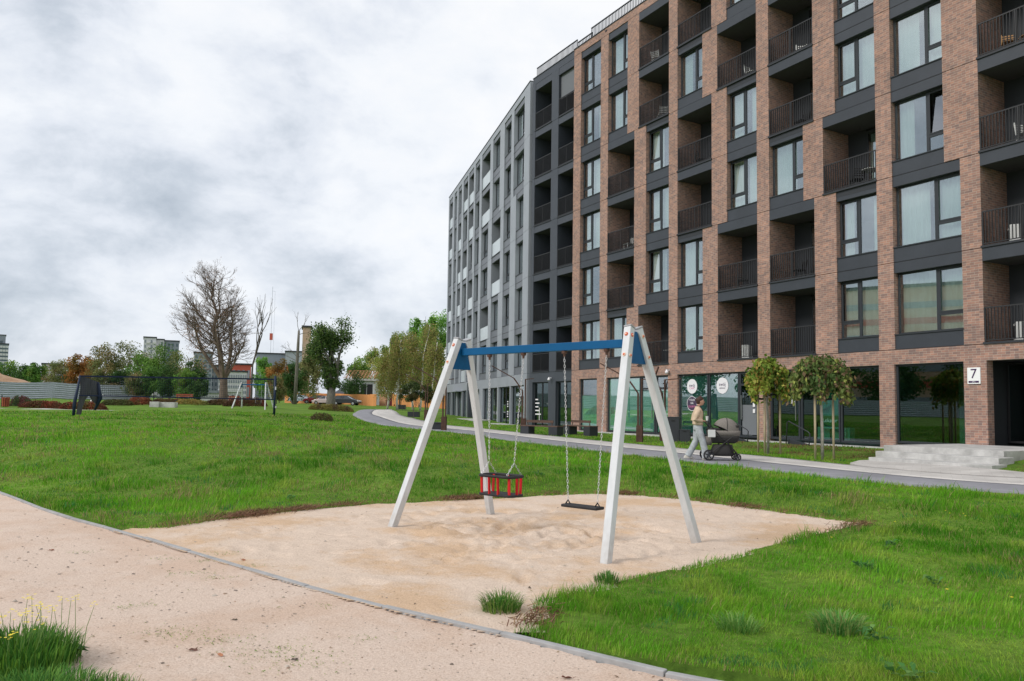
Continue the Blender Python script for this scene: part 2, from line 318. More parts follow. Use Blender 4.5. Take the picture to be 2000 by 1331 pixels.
gravel_poly=kerb+[(9,-8),(-24,-8),(-24,kerb[0][1])]
SANDP=sand_full
xs=np.concatenate([-np.geomspace(900,30,16)[:-1],np.linspace(-30,-12,37)[:-1],np.linspace(-12,12,121),np.linspace(12,30,37)[1:],np.geomspace(30,900,16)[1:]])
ys=np.concatenate([-np.geomspace(400,12,10)[:-1],np.linspace(-12,2,29)[:-1],np.linspace(2,20,91),np.linspace(20,60,81)[1:],np.geomspace(60,1500,40)[1:]])
X,Y=np.meshgrid(xs,ys); Z=gzs(X,Y)
Z2=Z.copy(); ins=inpoly(X,Y,sand_full)&(pdist(X,Y,sand_full)>.06); Z2[ins]=-1.78; ins=inpoly(X,Y,gravel_poly)|(pdist(X,Y,kerb,False)<.25); Z2[ins]=np.minimum(Z2[ins],-1.70)
nx,ny=len(xs),len(ys); idx=np.arange(nx*ny).reshape(ny,nx)
q=np.stack([idx[:-1,:-1],idx[:-1,1:],idx[1:,1:],idx[1:,:-1]],-1).reshape(-1,4)
M_lawn=groundmat()
g=npmesh('ground',np.stack([X,Y,Z2],-1).reshape(-1,3),q,M_lawn,smooth=True); tag(g,kind='structure')
def sandmat(name,c1,c2,c3,pebble=.0):
    m=bpy.data.materials.new(name); m.use_nodes=True; t=m.node_tree; b=t.nodes['Principled BSDF']; L=t.links.new
    tcn=t.nodes.new('ShaderNodeTexCoord')
    def nz(sc,d,ro=.7,st=(1,1,1)):
        mp=t.nodes.new('ShaderNodeMapping'); mp.inputs['Scale'].default_value=st; L(tcn.outputs['Object'],mp.inputs[0])
        n=t.nodes.new('ShaderNodeTexNoise'); n.inputs['Scale'].default_value=sc; n.inputs['Detail'].default_value=d; n.inputs['Roughness'].default_value=ro; L(mp.outputs[0],n.inputs[0]); return n
    a=nz(.7,6); r=t.nodes.new('ShaderNodeValToRGB'); L(a.outputs[0],r.inputs[0]); e=r.color_ramp.elements; e[0].position=.40; e[0].color=(*c1,1); e[1].position=.54; e[1].color=(*c2,1)
    c=nz(60,4,.8); r2=t.nodes.new('ShaderNodeValToRGB'); L(c.outputs[0],r2.inputs[0]); r2.color_ramp.elements[0].position=.36; r2.color_ramp.elements[0].color=(*c3,1); r2.color_ramp.elements[1].position=.56; r2.color_ramp.elements[1].color=(1.06,1.06,1.06,1)
    x=t.nodes.new('ShaderNodeMix'); x.data_type='RGBA'; x.blend_type='MULTIPLY'; x.inputs[0].default_value=1; L(r.outputs[0],x.inputs[6]); L(r2.outputs[0],x.inputs[7])
    v=t.nodes.new('ShaderNodeTexVoronoi'); v.inputs['Scale'].default_value=26; L(tcn.outputs['Object'],v.inputs[0]); lt=t.nodes.new('ShaderNodeMath'); lt.operation='LESS_THAN'; lt.inputs[1].default_value=pebble; L(v.outputs['Distance'],lt.inputs[0])
    x2=t.nodes.new('ShaderNodeMix'); x2.data_type='RGBA'; L(lt.outputs[0],x2.inputs[0]); L(x.outputs[2],x2.inputs[6]); r3=t.nodes.new('ShaderNodeValToRGB'); sp=t.nodes.new('ShaderNodeSeparateColor'); L(v.outputs['Color'],sp.inputs[0]); L(sp.outputs[0],r3.inputs[0])
    r3.color_ramp.elements[0].color=(.33,.25,.19,1); r3.color_ramp.elements[1].color=(.62,.52,.42,1); L(r3.outputs[0],x2.inputs[7]); L(x2.outputs[2],b.inputs['Base Color'])
    b.inputs['Roughness'].default_value=.95; b.inputs['Specular IOR Level'].default_value=.15
    d=nz(14,10,.75); ad=t.nodes.new('ShaderNodeMath'); ad.operation='ADD'; L(d.outputs[0],ad.inputs[0]); mu=t.nodes.new('ShaderNodeMath'); mu.operation='MULTIPLY'; mu.inputs[1].default_value=.4; L(c.outputs[0],mu.inputs[0]); L(mu.outputs[0],ad.inputs[1])
    bp=t.nodes.new('ShaderNodeBump'); bp.inputs['Strength'].default_value=.7; bp.inputs['Distance'].default_value=.03; L(ad.outputs[0],bp.inputs['Height']); L(bp.outputs[0],b.inputs['Normal']); return m
M_sand=sandmat('pale_sand',(.60,.435,.30),(.66,.54,.445),(.80,.76,.73),.0)
M_grav=sandmat('gravelly_sand',(.60,.46,.37),(.65,.53,.45),(.80,.75,.71),.05)
def sheet(name,poly,step,hfun,m,skirt=.0,edge=None):
    px=[p[0] for p in poly]; py=[p[1] for p in poly]
    gx=np.arange(min(px)-skirt,max(px)+skirt+step,step); gy=np.arange(min(py)-skirt,max(py)+skirt+step,step)
    A,B=np.meshgrid(gx,gy); H=hfun(A,B); id_=np.arange(A.size).reshape(A.shape)
    q=np.stack([id_[:-1,:-1],id_[:-1,1:],id_[1:,1:],id_[1:,:-1]],-1).reshape(-1,4)
    cxm=(A[:-1,:-1]+step/2).ravel(); cym=(B[:-1,:-1]+step/2).ravel()
    ok=inpoly(cxm,cym,poly)
    if skirt: ok|=((pdist(cxm,cym,edge,False)<skirt)&~inpoly(cxm,cym,gravel_poly))|(pdist(cxm,cym,kerb[i0:i1+1],False)<.045)
    q=q[ok]; used=np.unique(q); rem=-np.ones(A.size,int); rem[used]=np.arange(len(used))
    V=np.stack([A,B,H],-1).reshape(-1,3)[used]; return tag(npmesh(name,V,rem[q],m,smooth=True),kind='structure')
swing_c=(.36,10.22)
def sandh(x,y):
    d=np.hypot(x-swing_c[0],(y-swing_c[1]))
    amp=.5+.9*np.exp(-(d/2.2)**2)
    h=(fbm(x*3.6,y*3.6,4)-.47)*.06*amp+(fbm(x*11+4,y*11+9,3)-.44)*.042*amp+(fbm(x*.8,y*.8,2)-.37)*.06
    rs=np.random.RandomState(11)
    for k in range(240):
        a=rs.uniform(-5,5); b=rs.uniform(6.2,13)
        if rs.rand()<.55: a,b=swing_c[0]+rs.normal(0,1.1),swing_c[1]+rs.normal(0,.9)
        th=rs.uniform(0,PI); L_,W_=rs.uniform(.12,.26),rs.uniform(.06,.11); dx=x-a;dy=y-b; u=dx*math.cos(th)+dy*math.sin(th); v=-dx*math.sin(th)+dy*math.cos(th); r=(u/L_)**2+(v/W_)**2
        h=h+rs.uniform(.5,1)*(-.034*np.exp(-r)+.016*np.exp(-(r-2.3)**2))
    for a_ in (.71,-.65):
        px,py=swing_c[0]+a_*math.cos(.7333),swing_c[1]-a_*math.sin(.7333); u=(x-px)*math.cos(.7333)-(y-py)*math.sin(.7333); v=(x-px)*math.sin(.7333)+(y-py)*math.cos(.7333); r=(u/.42)**2+(v/.62)**2; h=h-.05*np.exp(-r)+.02*np.exp(-(r-2.6)**2)
    for sx in (-1,1):
        for sy in (-1,1):
            px=swing_c[0]+sx*1.7545*math.cos(.7333)+sy*.996*math.sin(.7333); py=swing_c[1]-sx*1.7545*math.sin(.7333)+sy*.996*math.cos(.7333); r=((x-px)**2+(y-py)**2)/.02; h=h*(1-.8*np.exp(-r*.25))+.004*np.exp(-r*.6)
    e=np.minimum(pdist(x,y,sand_poly,False),pdist(x,y,kerb,False)*1.5)
    return -1.603+h*np.clip(e/.5,.12,1)
def gravh(x,y): return -1.615+(fbm(x*2,y*2,4)-.47)*.035+(fbm(x*14,y*14,3)-.44)*.012
sheet('sand',sand_full,.045,sandh,M_sand,.04,sand_poly)
sheet('gravel',[p for p in gravel_poly],.07,gravh,M_grav)
# kerb of concrete edging stones, each about a metre long
M_kerb=mat('kerb_concrete',(.33,.33,.335),.85,var=.15,vscale=5,bump=.3,bscale=40)
kb=MB(); acc=0; seg=[]; pts=smoothline(kerb,.25); d0=0; cur=[pts[0]]
for a,b in zip(pts,pts[1:]):
    cur.append(b); d0+=math.hypot(b[0]-a[0],b[1]-a[1])
    if d0>1.0 or b is pts[-1]:
        A=Vector((*cur[0],-1.595)); B=Vector((*cur[-1],-1.595)); dd=(B-A).normalized(); zz=random.Random(len(seg)).uniform(-.006,.006)
        kb.bar(A+dd*.004+Vector((0,0,zz-.056)),B-dd*.004+Vector((0,0,zz-.056)),.058,.12); seg.append(1); cur=[b]; d0=0
ko=kb.build('kerb',M_kerb,bevel=.006); tag(ko,kind='structure')
# footpath: dark asphalt strip and pale paving strip
near=[(16,8.2),(12,11.4),(9.2,14.18),(7.51,15.96),(6.4,18.1),(4.75,21.2),(3.35,23.9),(1.7,27.3),(-.2,32),(-2.2,37.4),(-4.8,42.3),(-7.4,46.3),(-9.3,50.6),(-12.2,61),(-14.4,73),(-15.8,89)]
mid=[(17,9.6),(13.1,12.3),(10.05,15.2),(8.8,17.0),(7.7,19.2),(6.2,22.3),(5.1,24.9),(3.4,28.3),(1.3,33.2),(-.9,38.5),(-3.4,43.3),(-6.2,48),(-8.3,54),(-10.4,62),(-12.9,73),(-15.0,89.6)]
far=[(18.5,10.6),(13.9,13.6),(11.2,16.2),(10.1,17.9),(9.1,20.3),(7.7,23.),(6.3,26.2),(5.2,29),(3.0,33.6),(.7,38.8),(-1.3,43),(-3.6,47.4),(-6.1,55),(-8.2,63),(-10.6,74),(-14.,92)]
def ribbon(name,A,B,m,dz,n=5,h=.04):
    A=smoothline(A,.6); B=smoothline(B,.6); k=max(len(A),len(B))*1
    def res(P):
        P=np.array(P); d=np.concatenate([[0],np.cumsum(np.hypot(*(np.diff(P,axis=0).T)))]); t=np.linspace(0,d[-1],k); return np.stack([np.interp(t,d,P[:,0]),np.interp(t,d,P[:,1])],-1)
    A=res(A);B=res(B); V=[]
    for j in range(n+1): V.append(A*(1-j/n)+B*j/n)
    V=np.stack(V,1); z=gzs(V[...,0],V[...,1])+dz; top=np.concatenate([V,z[...,None]],-1)
    # skirts down both sides
    a=top[:,:1].copy(); a[...,2]-=h+.1; b=top[:,-1:].copy(); b[...,2]-=h+.1; G=np.concatenate([a,top,b],1)
    id_=np.arange(G.shape[0]*G.shape[1]).reshape(G.shape[:2]); q=np.stack([id_[:-1,:-1],id_[:-1,1:],id_[1:,1:],id_[1:,:-1]],-1).reshape(-1,4)
    return tag(npmesh(name,G.reshape(-1,3),q,m),kind='structure')
M_asph=mat('asphalt',(.24,.24,.265),.9,var=.12,vscale=.8,bump=.3,bscale=90)
def pavemat():
    m=mat('paving',(.47,.45,.43),.85); t=m.node_tree; b=t.nodes['Principled BSDF']; L=t.links.new
    tcn=t.nodes.new('ShaderNodeTexCoord'); mp=t.nodes.new('ShaderNodeMapping'); mp.inputs['Rotation'].default_value=(0,0,R(28)); L(tcn.outputs['Object'],mp.inputs[0])
    br=t.nodes.new('ShaderNodeTexBrick'); L(mp.outputs[0],br.inputs['Vector']); br.inputs['Scale'].default_value=1; br.inputs['Brick Width'].default_value=.4; br.inputs['Row Height'].default_value=.4; br.inputs['Mortar Size'].default_value=.004
    br.inputs['Color1'].default_value=(.50,.48,.46,1); br.inputs['Color2'].default_value=(.47,.45,.43,1); br.inputs['Mortar'].default_value=(.38,.36,.34,1); n=t.nodes.new('ShaderNodeTexNoise'); n.inputs['Scale'].default_value=1.2; n.inputs['Detail'].default_value=8
    L(tcn.outputs['Object'],n.inputs[0]); mx=t.nodes.new('ShaderNodeMix'); mx.data_type='RGBA'; mx.blend_type='OVERLAY'; mx.inputs[0].default_value=.4; L(br.outputs[0],mx.inputs[6]); L(n.outputs[0],mx.inputs[7]); L(mx.outputs[2],b.inputs['Base Color']); return m
M_pave=pavemat()
ribbon('footpath_asphalt',near,mid,M_asph,.05)
ribbon('footpath_paving',mid,far,M_pave,.054)
# paving spreading to the foot of the steps, and edging along the building
apron=[(9.0,20.5),(9.15,21.3),(9.8,22.2),(10.5,22.4),(11.5,18.6),(11.5,17.2),(10.9,16.6),(10.1,17.9)]
def slab(name,poly,m,dz):
    V=[(x,y,gz(x,y)+dz) for x,y in poly]; mb=MB(); n=len(V); mb.add(V+[(x,y,z-.2) for x,y,z in V],[tuple(range(n)),tuple(range(n,2*n))[::-1]]+[(i,(i+1)%n,n+(i+1)%n,n+i) for i in range(n)]); return tag(mb.build(name,m),kind='structure')
slab('pavement',apron,M_pave,.06)
# desire lines / cross path far left
ribbon('footpath_gravel',[(-60,56),(-44,55.5),(-33,56.5),(-28,58)],[(-60,58),(-44,57.3),(-33,57.8),(-28,58.6)],M_pave,.03)
PATHS=[near+far[::-1]]
# ================================================================ grass blades
NOGRASS=[near+far[::-1],apron]
def path_mask(x,y):
    k=np.zeros(x.shape,bool)
    for p in NOGRASS: k|=inpoly(x,y,p)
    return k
FACLINE=[(fac(40,0,0).x,fac(40,0,0).y),(fac(1.8,0,0).x,fac(1.8,0,0).y),(-6.4,76)]
def behind_building(x,y):
    # true where the point lies inside / behind the facades
    return inpoly(x,y,[FACLINE[0],FACLINE[1],FACLINE[2],(20,90),(60,60),(60,0)])
def grass(name,n,rmin,rmax,amin,amax,seed,hscale=1.,filt=None,near_h=.068):
    rs=np.random.RandomState(seed); r=np.exp(rs.uniform(math.log(rmin),math.log(rmax),n)); a=rs.uniform(amin,amax,n)
    x=r*np.sin(a); y=r*np.cos(a)
    sp=sand_full; ins=inpoly(x,y,sp); dS=pdist(x,y,sand_poly,False); wob=(fbm(x*2.3,y*2.3,3)-.45)*.5
    fringe=ins&(dS<.07+wob*.45)
    gr=inpoly(x,y,gravel_poly); dK=pdist(x,y,kerb,False)
    ok=(~ins|fringe)&~gr&(dK>.05)&~path_mask(x,y)&~behind_building(x,y)
    farrim=pdist(x,y,sand_poly[2:21],False)<.8; bare=(dS<.20+wob*.9)&~ins&farrim; ok&=~(bare&(rs.rand(n)<.7))
    tong=(np.hypot((x-.36)/.5,(y-6.05)/.25)<1); ok&=~(tong&(rs.rand(n)<.85))
    # landing and steps
    s=(x*fd.x+(y-FD)*fd.y); o=(x*fn.x+(y-FD)*fn.y); ok&=~((s>28.5)&(s<np.where(o<3.7,32.1,32.6))&(o<5.2)); ok&=o>.35*(s>1.8)-9*(s<1.8)
    if filt is not None: ok&=filt(x,y)
    x=x[ok];y=y[ok];r=r[ok];dS=dS[ok];ins=ins[ok];bare=bare[ok]; n=len(x)
    tuft=fbm(x*1.6+3,y*1.6,3); tuft2=fbm(x*5+3,y*5,2)
    h=near_h*hscale*(.35+1.7*np.clip((tuft-.3)*1.6,0,1)+.8*(tuft2-.35))*rs.uniform(.6,1.35,n)
    long=rs.rand(n)<.10; h[long]*=1.7
    h*=np.where(o[ok]<5,.6,1.)*1.0
    h*=np.clip(.6+.4*(r/9),.75,1.25)
    h=np.clip(h,.02,.24)
    w=.0038*np.clip(r/6,.8,9)*rs.uniform(.7,1.3,n)
    z=gzs(x,y)-.01; z=np.where(ins,-1.61,z)
    th=rs.uniform(0,2*PI,n); lean=rs.uniform(.1,.75,n)*h; ld=rs.uniform(0,2*PI,n)*.6+1.2*PI*fbm(x*.6,y*.6,2)*2
    dx=np.cos(th)*w/2; dy=np.sin(th)*w/2; lx=np.cos(ld)*lean; ly=np.sin(ld)*lean
    P=np.empty((n,5,3)); P[:,0]=np.stack([x-dx,y-dy,z],-1); P[:,1]=np.stack([x+dx,y+dy,z],-1)
    P[:,2]=np.stack([x+dx*.8+lx*.4,y+dy*.8+ly*.4,z+h*.6],-1); P[:,3]=np.stack([x-dx*.8+lx*.4,y-dy*.8+ly*.4,z+h*.6],-1); P[:,4]=np.stack([x+lx,y+ly,z+h*.98],-1)
    b=np.arange(n)[:,None]*5
    q=b+np.array([0,1,2,3]); t=b+np.array([3,2,4])
    hue=fbm(x*.55+9,y*.55,3); hue2=fbm(x*2.2+5,y*2.2,3)
    G1=np.array([.062,.225,.012]); G2=np.array([.165,.42,.025]); G3=np.array([.34,.45,.07]); BL=np.array([.05,.20,.06]); DRY=np.array([.38,.30,.15]); BR=np.array([.20,.12,.065])
    k=np.clip((hue-.30)*3.4+rs.normal(0,.18,n),0,1)[:,None]; c=G1*(1-k)+G2*k
    k=np.clip((hue2-.42)*3.2+rs.normal(0,.2,n),0,.8)[:,None]; c=c*(1-k)+G3*k
    sel=(rs.rand(n)<.06+.50*np.clip((fbm(x*.9+40,y*.9+8,3)-.47)*4,0,1)); c[sel]=DRY*rs.uniform(.7,1.1,(sel.sum(),1))
    sel=(fbm(x*3+70,y*3+2,2)>.56)&(rs.rand(n)<.5); c[sel]=BL*rs.uniform(.8,1.3,(sel.sum(),1))
    s_,o_=s[ok],o[ok]; sel=(o_<4.6)&(s_>20.)&(rs.rand(n)<.15+.75*(fbm(x*1.1,y*1.1,2)>.36)); c[sel]=BR*1.3*rs.uniform(.7,1.3,(sel.sum(),1)) 
    pe=np.clip(1-(dS-.05)/.45,0,1)*(rs.rand(n)); sel=(pe>.45)&(farrim[ok]|(rs.rand(n)<.12)); c[sel]=(DRY*.55+BR*.45)*rs.uniform(.6,1.2,(sel.sum(),1))
    c*=rs.uniform(.62,1.38,(n,1))
    return npmesh(name,P.reshape(-1,3),q,M_grass,tris=t,col=np.concatenate([c,c*1.05])), x,y
go,_,_=grass('lawn_grass',800000,3.5,62,-R(46),R(44),3)
tag(go,'short green lawn grass around the sandy play area','grass',kind='stuff')
# dry uprooted turf along the far rim of the sand: thin brown litter
def litter(name,n,seed,label):
    rs=np.random.RandomState(seed); P=[];C=[]
    far_=smoothline(sand_poly[2:22],.1)+smoothline(sand_poly[-3:],.03)*3; poly=np.array(far_); i=rs.randint(0,len(poly),n)
    spots=fbm(poly[i,0]*1.3,poly[i,1]*1.3,2); keep=rs.rand(n)<np.clip((spots-.40)*6,.03,1); i=i[keep]; n=len(i)
    x=poly[i,0]+rs.normal(0,.10,n); y=poly[i,1]+rs.normal(.04,.10,n); z=np.maximum(gzs(x,y),-1.6)+rs.uniform(0,.05,n); a=rs.uniform(0,PI,n); L_=rs.uniform(.03,.10,n); w_=rs.uniform(.0015,.0045,n)
    ax=np.cos(a)*L_/2; ay=np.sin(a)*L_/2; bx=-np.sin(a)*w_; by=np.cos(a)*w_; dz=rs.normal(0,.02,n)
    V=np.stack([np.stack([x-ax-bx,y-ay-by,z-dz],-1),np.stack([x+ax-bx,y+ay-by,z+dz],-1),np.stack([x+ax+bx,y+ay+by,z+dz+.004],-1),np.stack([x-ax+bx,y-ay+by,z-dz+.004],-1)],1)
    base=np.array([[.20,.11,.065],[.30,.20,.11],[.14,.075,.05],[.24,.13,.09]])[rs.randint(0,4,n)]*rs.uniform(.7,1.3,(n,1))
    return tag(npmesh(name,V.reshape(-1,3),np.arange(n*4).reshape(-1,4),M_leaf,col=base),label,'dead grass',kind='stuff')
litter('dry_turf',30000,4,'brown dried turf and roots along the edge of the sand')
# pebbles and twigs on the gravelly sand
def pebbles():
    rs=np.random.RandomState(8); n=5200; r=np.exp(rs.uniform(math.log(3.6),math.log(14),n)); a=rs.uniform(-R(42),R(30),n); x=r*np.sin(a); y=r*np.cos(a)
    g_=inpoly(x,y,gravel_poly); s_=inpoly(x,y,sand_full)&(rs.rand(n)<.16); ok=g_|s_; x=x[ok];y=y[ok]; n=len(x); g_=g_[ok]
    z=np.where(g_,gravh(x,y),sandh(x,y)); s=rs.lognormal(-5.6,.5,n)*np.clip(np.hypot(x,y)/6,.8,1.6); s=np.clip(s,.003,.022)
    base=np.array([(-1,-1,0),(1,-1,0),(1,1,0),(-1,1,0),(-.55,-.5,.7),(.6,-.55,.8),(.5,.55,.65),(-.5,.6,.75)],float)
    an=rs.uniform(0,2*PI,n); sc=np.stack([s*rs.uniform(.7,1.5,n),s,s*rs.uniform(.6,1.1,n)],-1)
    V=base[None]*sc[:,None]+rs.normal(0,.12,(n,8,3))*s[:,None,None]; c,d=np.cos(an)[:,None],np.sin(an)[:,None]
    W=np.stack([V[...,0]*c-V[...,1]*d+x[:,None],V[...,0]*d+V[...,1]*c+y[:,None],V[...,2]+z[:,None]],-1)
    F=np.array([(4,5,6,7),(0,1,5,4),(1,2,6,5),(2,3,7,6),(3,0,4,7)]); q=(np.arange(n)[:,None,None]*8+F[None]).reshape(-1,4)
    pal=np.array([[.50,.42,.34],[.62,.55,.48],[.34,.28,.24],[.45,.38,.33],[.48,.35,.26],[.22,.18,.15]])[rs.randint(0,6,n)]*rs.uniform(.8,1.15,(n,1))
    tag(npmesh('pebbles',W.reshape(-1,3),q,M_leaf,col=np.repeat(pal,5,0)),'small pebbles and crumbs of earth scattered over the sand','pebbles',kind='stuff')
pebbles()
def fallen_leaf(x,y,s,rz,col,lab):
    z=gravh(np.array([x]),np.array([y]))[0] if inpoly(np.array([x]),np.array([y]),gravel_poly)[0] else sandh(np.array([x]),np.array([y]))[0]
    pts=[(-1,0,.1),(-.5,.35,.35),(.1,.5,.2),(.7,.3,.5),(1.1,0,.2),(.6,-.35,.1),(0,-.45,.3),(-.6,-.3,.15)]
    mb=MB(); n=len(pts); mb.add([(a*s,b*s,c*s) for a,b,c in pts]+[(0,0,.02*s)],[(i,(i+1)%n,n) for i in range(n)])
    mb.tube([(-1*s,0,.1*s),(-1.6*s,.1*s,.3*s)],.04*s,5)
    o=mb.build('fallen_leaf',mat('leaf_'+str(len(MATS)),col,.8,var=.2,vscale=30)); o.location=(x,y,z+.004); o.rotation_euler=(.2,.1,rz); tag(o,lab,'leaf','fallen leaves on the sand')
for (u,v,s,c,lab) in [(1108,1320,.035,(.16,.06,.04),'large curled dark brown leaf by the kerb at the bottom of the picture'),(475,1095,.032,(.30,.13,.07),'reddish brown leaf lying just beyond the kerb'),(1034,1149,.026,(.14,.11,.07),'small dark leaf on the sand above the grass tuft'),
    (458,1208,.022,(.10,.08,.06),'small dark leaf on the gravelly sand left of the kerb middle'),(430,1279,.028,(.40,.18,.10),'orange brown leaf on the gravelly sand near the bottom'),(377,1268,.03,(.15,.08,.06),'dark crumpled leaf on the gravelly sand near the bottom left'),(575,1285,.024,(.09,.07,.06),'narrow dark leaf on the gravelly sand, rightmost of the lower ones'),(100,1072,.03,(.28,.12,.07),'rusty leaf on the gravelly sand at the left, the farthest of them')]:
    p=atz(u,v,-1.6); fallen_leaf(p.x,p.y,s,u*.7,c,lab)
def tuft(name,x,y,z,n,h,rad,cols,seed,label,cat,w=.006,droop=.7,flowers=0):
    rs=np.random.RandomState(seed); root=empty(name,(x,y,z),0,label,cat)
    a=rs.uniform(0,2*PI,n); r=np.sqrt(rs.rand(n))*rad; px=np.cos(a)*r; py=np.sin(a)*r; hh=h*rs.uniform(.5,1.15,n)*(1-.35*(r/rad)); out=rs.uniform(.2,1,n)*droop*hh
    a2=a+rs.normal(0,.5,n); lx=np.cos(a2)*out; ly=np.sin(a2)*out; th=a2+PI/2; ww=w*rs.uniform(.6,1.4,n); dx=np.cos(th)*ww/2; dy=np.sin(th)*ww/2
    lv=[(0,0,1),(.18,.45,.95),(.5,.8,.75),(1,1,0)]; V=[]
    V=np.stack([np.stack([px+lx*t+s*dx*k,py+ly*t+s*dy*k,hh*zz*(1-.25*t*out/hh)],-1) for (t,zz,k) in lv for s in (-1,1)],1)
    b=np.arange(n)[:,None]*8; q=np.concatenate([b+np.array([0,1,3,2]),b+np.array([2,3,5,4]),b+np.array([4,5,7,6])])
    c=np.array(cols)[rs.randint(0,len(cols),n)]*rs.uniform(.8,1.2,(n,1)); npmesh('blades',V.reshape(-1,3),q,M_grass,root,col=np.tile(c,(3,1))); 
    if flowers:
        sm_=mat('stem_green',(.14,.24,.06),.7); pm_=mat('yellow_petal',(.80,.66,.06),.6)
        for k in range(flowers):
            st=MB(); fl=MB()
            fx,fy=rs.normal(0,rad*.42,2); H=h*rs.uniform(.9,1.5); tx,ty=fx+rs.normal(0,.05),fy+rs.normal(0,.05)
            st.tube([(fx,fy,0),((fx+tx)/2+rs.normal(0,.01),(fy+ty)/2,H*.5),(tx,ty,H)],[.003,.0022,.0014],4)
            for j in range(rs.randint(2,6)):
                ox,oy,oz=rs.normal(0,.016,3); c0=Vector((tx+ox,ty+oy,H+oz)); 
                for p in range(4):
                    an=p*PI/2+k; d=Vector((math.cos(an),math.sin(an),.35)).normalized()*.010; s_=Vector((-math.sin(an),math.cos(an),0))*.005
                    fl.add([c0,c0+d*.6+s_,c0+d*1.1,c0+d*.6-s_],[(0,1,2,3)])
            so_=st.build('stem',sm_,root); fl.build('flower',pm_,so_)
    return root
GR=[(.05,.15,.025),(.09,.24,.04),(.15,.30,.05),(.06,.19,.03)]
p=atz(978,1192,-1.6); tuft('grass_tuft',p.x,p.y,-1.6,520,.19,.16,GR+[(.22,.26,.08),(.2,.34,.06)],1,'upright grass tuft on bare sand beside the kerb','grass tuft',.005,1.0)
p=atz(1186,1140,-1.6); tuft('grass_tuft',p.x,p.y,-1.59,260,.12,.12,GR,2,'dark rounded grass tuft on the rim of the sand right of the swing leg','grass tuft',.006,.8)
p=atz(1640,1235,-1.6); tuft('grass_tuft',p.x,p.y,-1.6,420,.19,.17,[(.10,.28,.06),(.13,.33,.07),(.18,.38,.10),(.3,.36,.12)],3,'coarse fresh green grass tuft in the lawn at the lower right','grass tuft',.008,1.1)
p=atz(1440,1235,-1.6); tuft('grass_tuft',p.x,p.y,-1.6,240,.17,.15,[(.10,.26,.05),(.16,.33,.07),(.24,.38,.1)],5,'loose light green grass tuft in the lawn left of the coarse one','grass tuft',.007,1.1)
p=atz(35,1300,-1.6); tuft('weed_clump',p.x,p.y,-1.61,1700,.26,.34,GR+[(.12,.26,.03)],6,'tall green weeds with yellow flowers at the lower left corner','weeds',.007,.55,34)
p=atz(60,1375,-1.6); tuft('grass_tuft',p.x,p.y,-1.6,1500,.15,.40,GR,7,'dense grass tuft in front of the yellow flowered weeds','grass tuft',.006,.8)
p=atz(190,1362,-1.6); tuft('grass_tuft',p.x,p.y,-1.6,420,.10,.24,GR+[(.3,.25,.12)],9,'thin grass tuft at the bottom edge, right of the weeds','grass tuft',.005,.8)
p=atz(128,1284,-1.6)
def dock(x,y,z):
    rs=random.Random(3); mb=MB()
    for k in range(46):
        a=rs.uniform(0,2*PI); L_=rs.uniform(.05,.11); w_=L_*.26; d=Vector((math.cos(a),math.sin(a),0)); s=Vector((-d.y,d.x,0)); b=Vector((rs.gauss(0,.03),rs.gauss(0,.03),rs.uniform(0,.05)))
        mb.add([b,b+d*L_*.5+s*w_+Vector((0,0,.035)),b+d*L_+Vector((0,0,.01)),b+d*L_*.5-s*w_+Vector((0,0,.03)),b+d*L_*.55+Vector((0,0,.02))],[(0,1,4),(1,2,4),(2,3,4),(3,0,4)])
    o=mb.build('leafy_weed',mat('weed_leaf',(.06,.12,.035),.6,var=.3,vscale=20)); o.location=(x,y,z); tag(o,'low dark leafy weed on the sand beside the flowering clump','weed')
dock(p.x,p.y,-1.6)

def onlawn(u,v):
    r=ray(u,v); t=4.
    for k in range(400):
        p=r*t
        if p.z<gz(p.x,p.y): return p
        t+=.12
    return None
def dandelion(u,v,k):
    p=onlawn(u,v)
    if p is None: return
    rs=random.Random(k); z=gz(p.x,p.y); root=empty('dandelion',(p.x,p.y,z),rs.random()*6,'small yellow wildflower standing in the lawn','flower','yellow wildflowers dotted in the lawn'); H=rs.uniform(.11,.17); s=.016*max(1,p.y/14)
    m=MB(); m.tube([(0,0,0),(.01,0,H*.5),(0,.01,H)],.0025*max(1,p.y/9),5); m.build('stem',M_fstem,root); m=MB()
    for q in range(12): a=2*PI*q/12; c=Vector((0,.01,H)); d=Vector((math.cos(a)*s,math.sin(a)*s,s*.35)); e_=Vector((-math.sin(a),math.cos(a),0))*s*.28; m.add([c,c+d*.6+e_,c+d,c+d*.6-e_],[(0,1,2,3)])
    m.ball((0,.01,H+.002),s*.4,s*.4,s*.3,6,4); m.build('flower_head',M_fhead,root)
M_fstem=mat('wild_stem',(.16,.28,.06),.7); M_fhead=mat('wild_yellow',(.78,.66,.05),.6)
for k,(u,v) in enumerate([(557,840),(563,836),(570,842),(578,836),(583,841),(592,838),(1056,886),(1046,892),(1849,1021),(1855,1024),(1881,1025),(1886,1030),(1748,1042),(1626,1079),(1853,1190),(1977,1195),(745,846),(762,841),(478,846)]): dandelion(u,v,k)

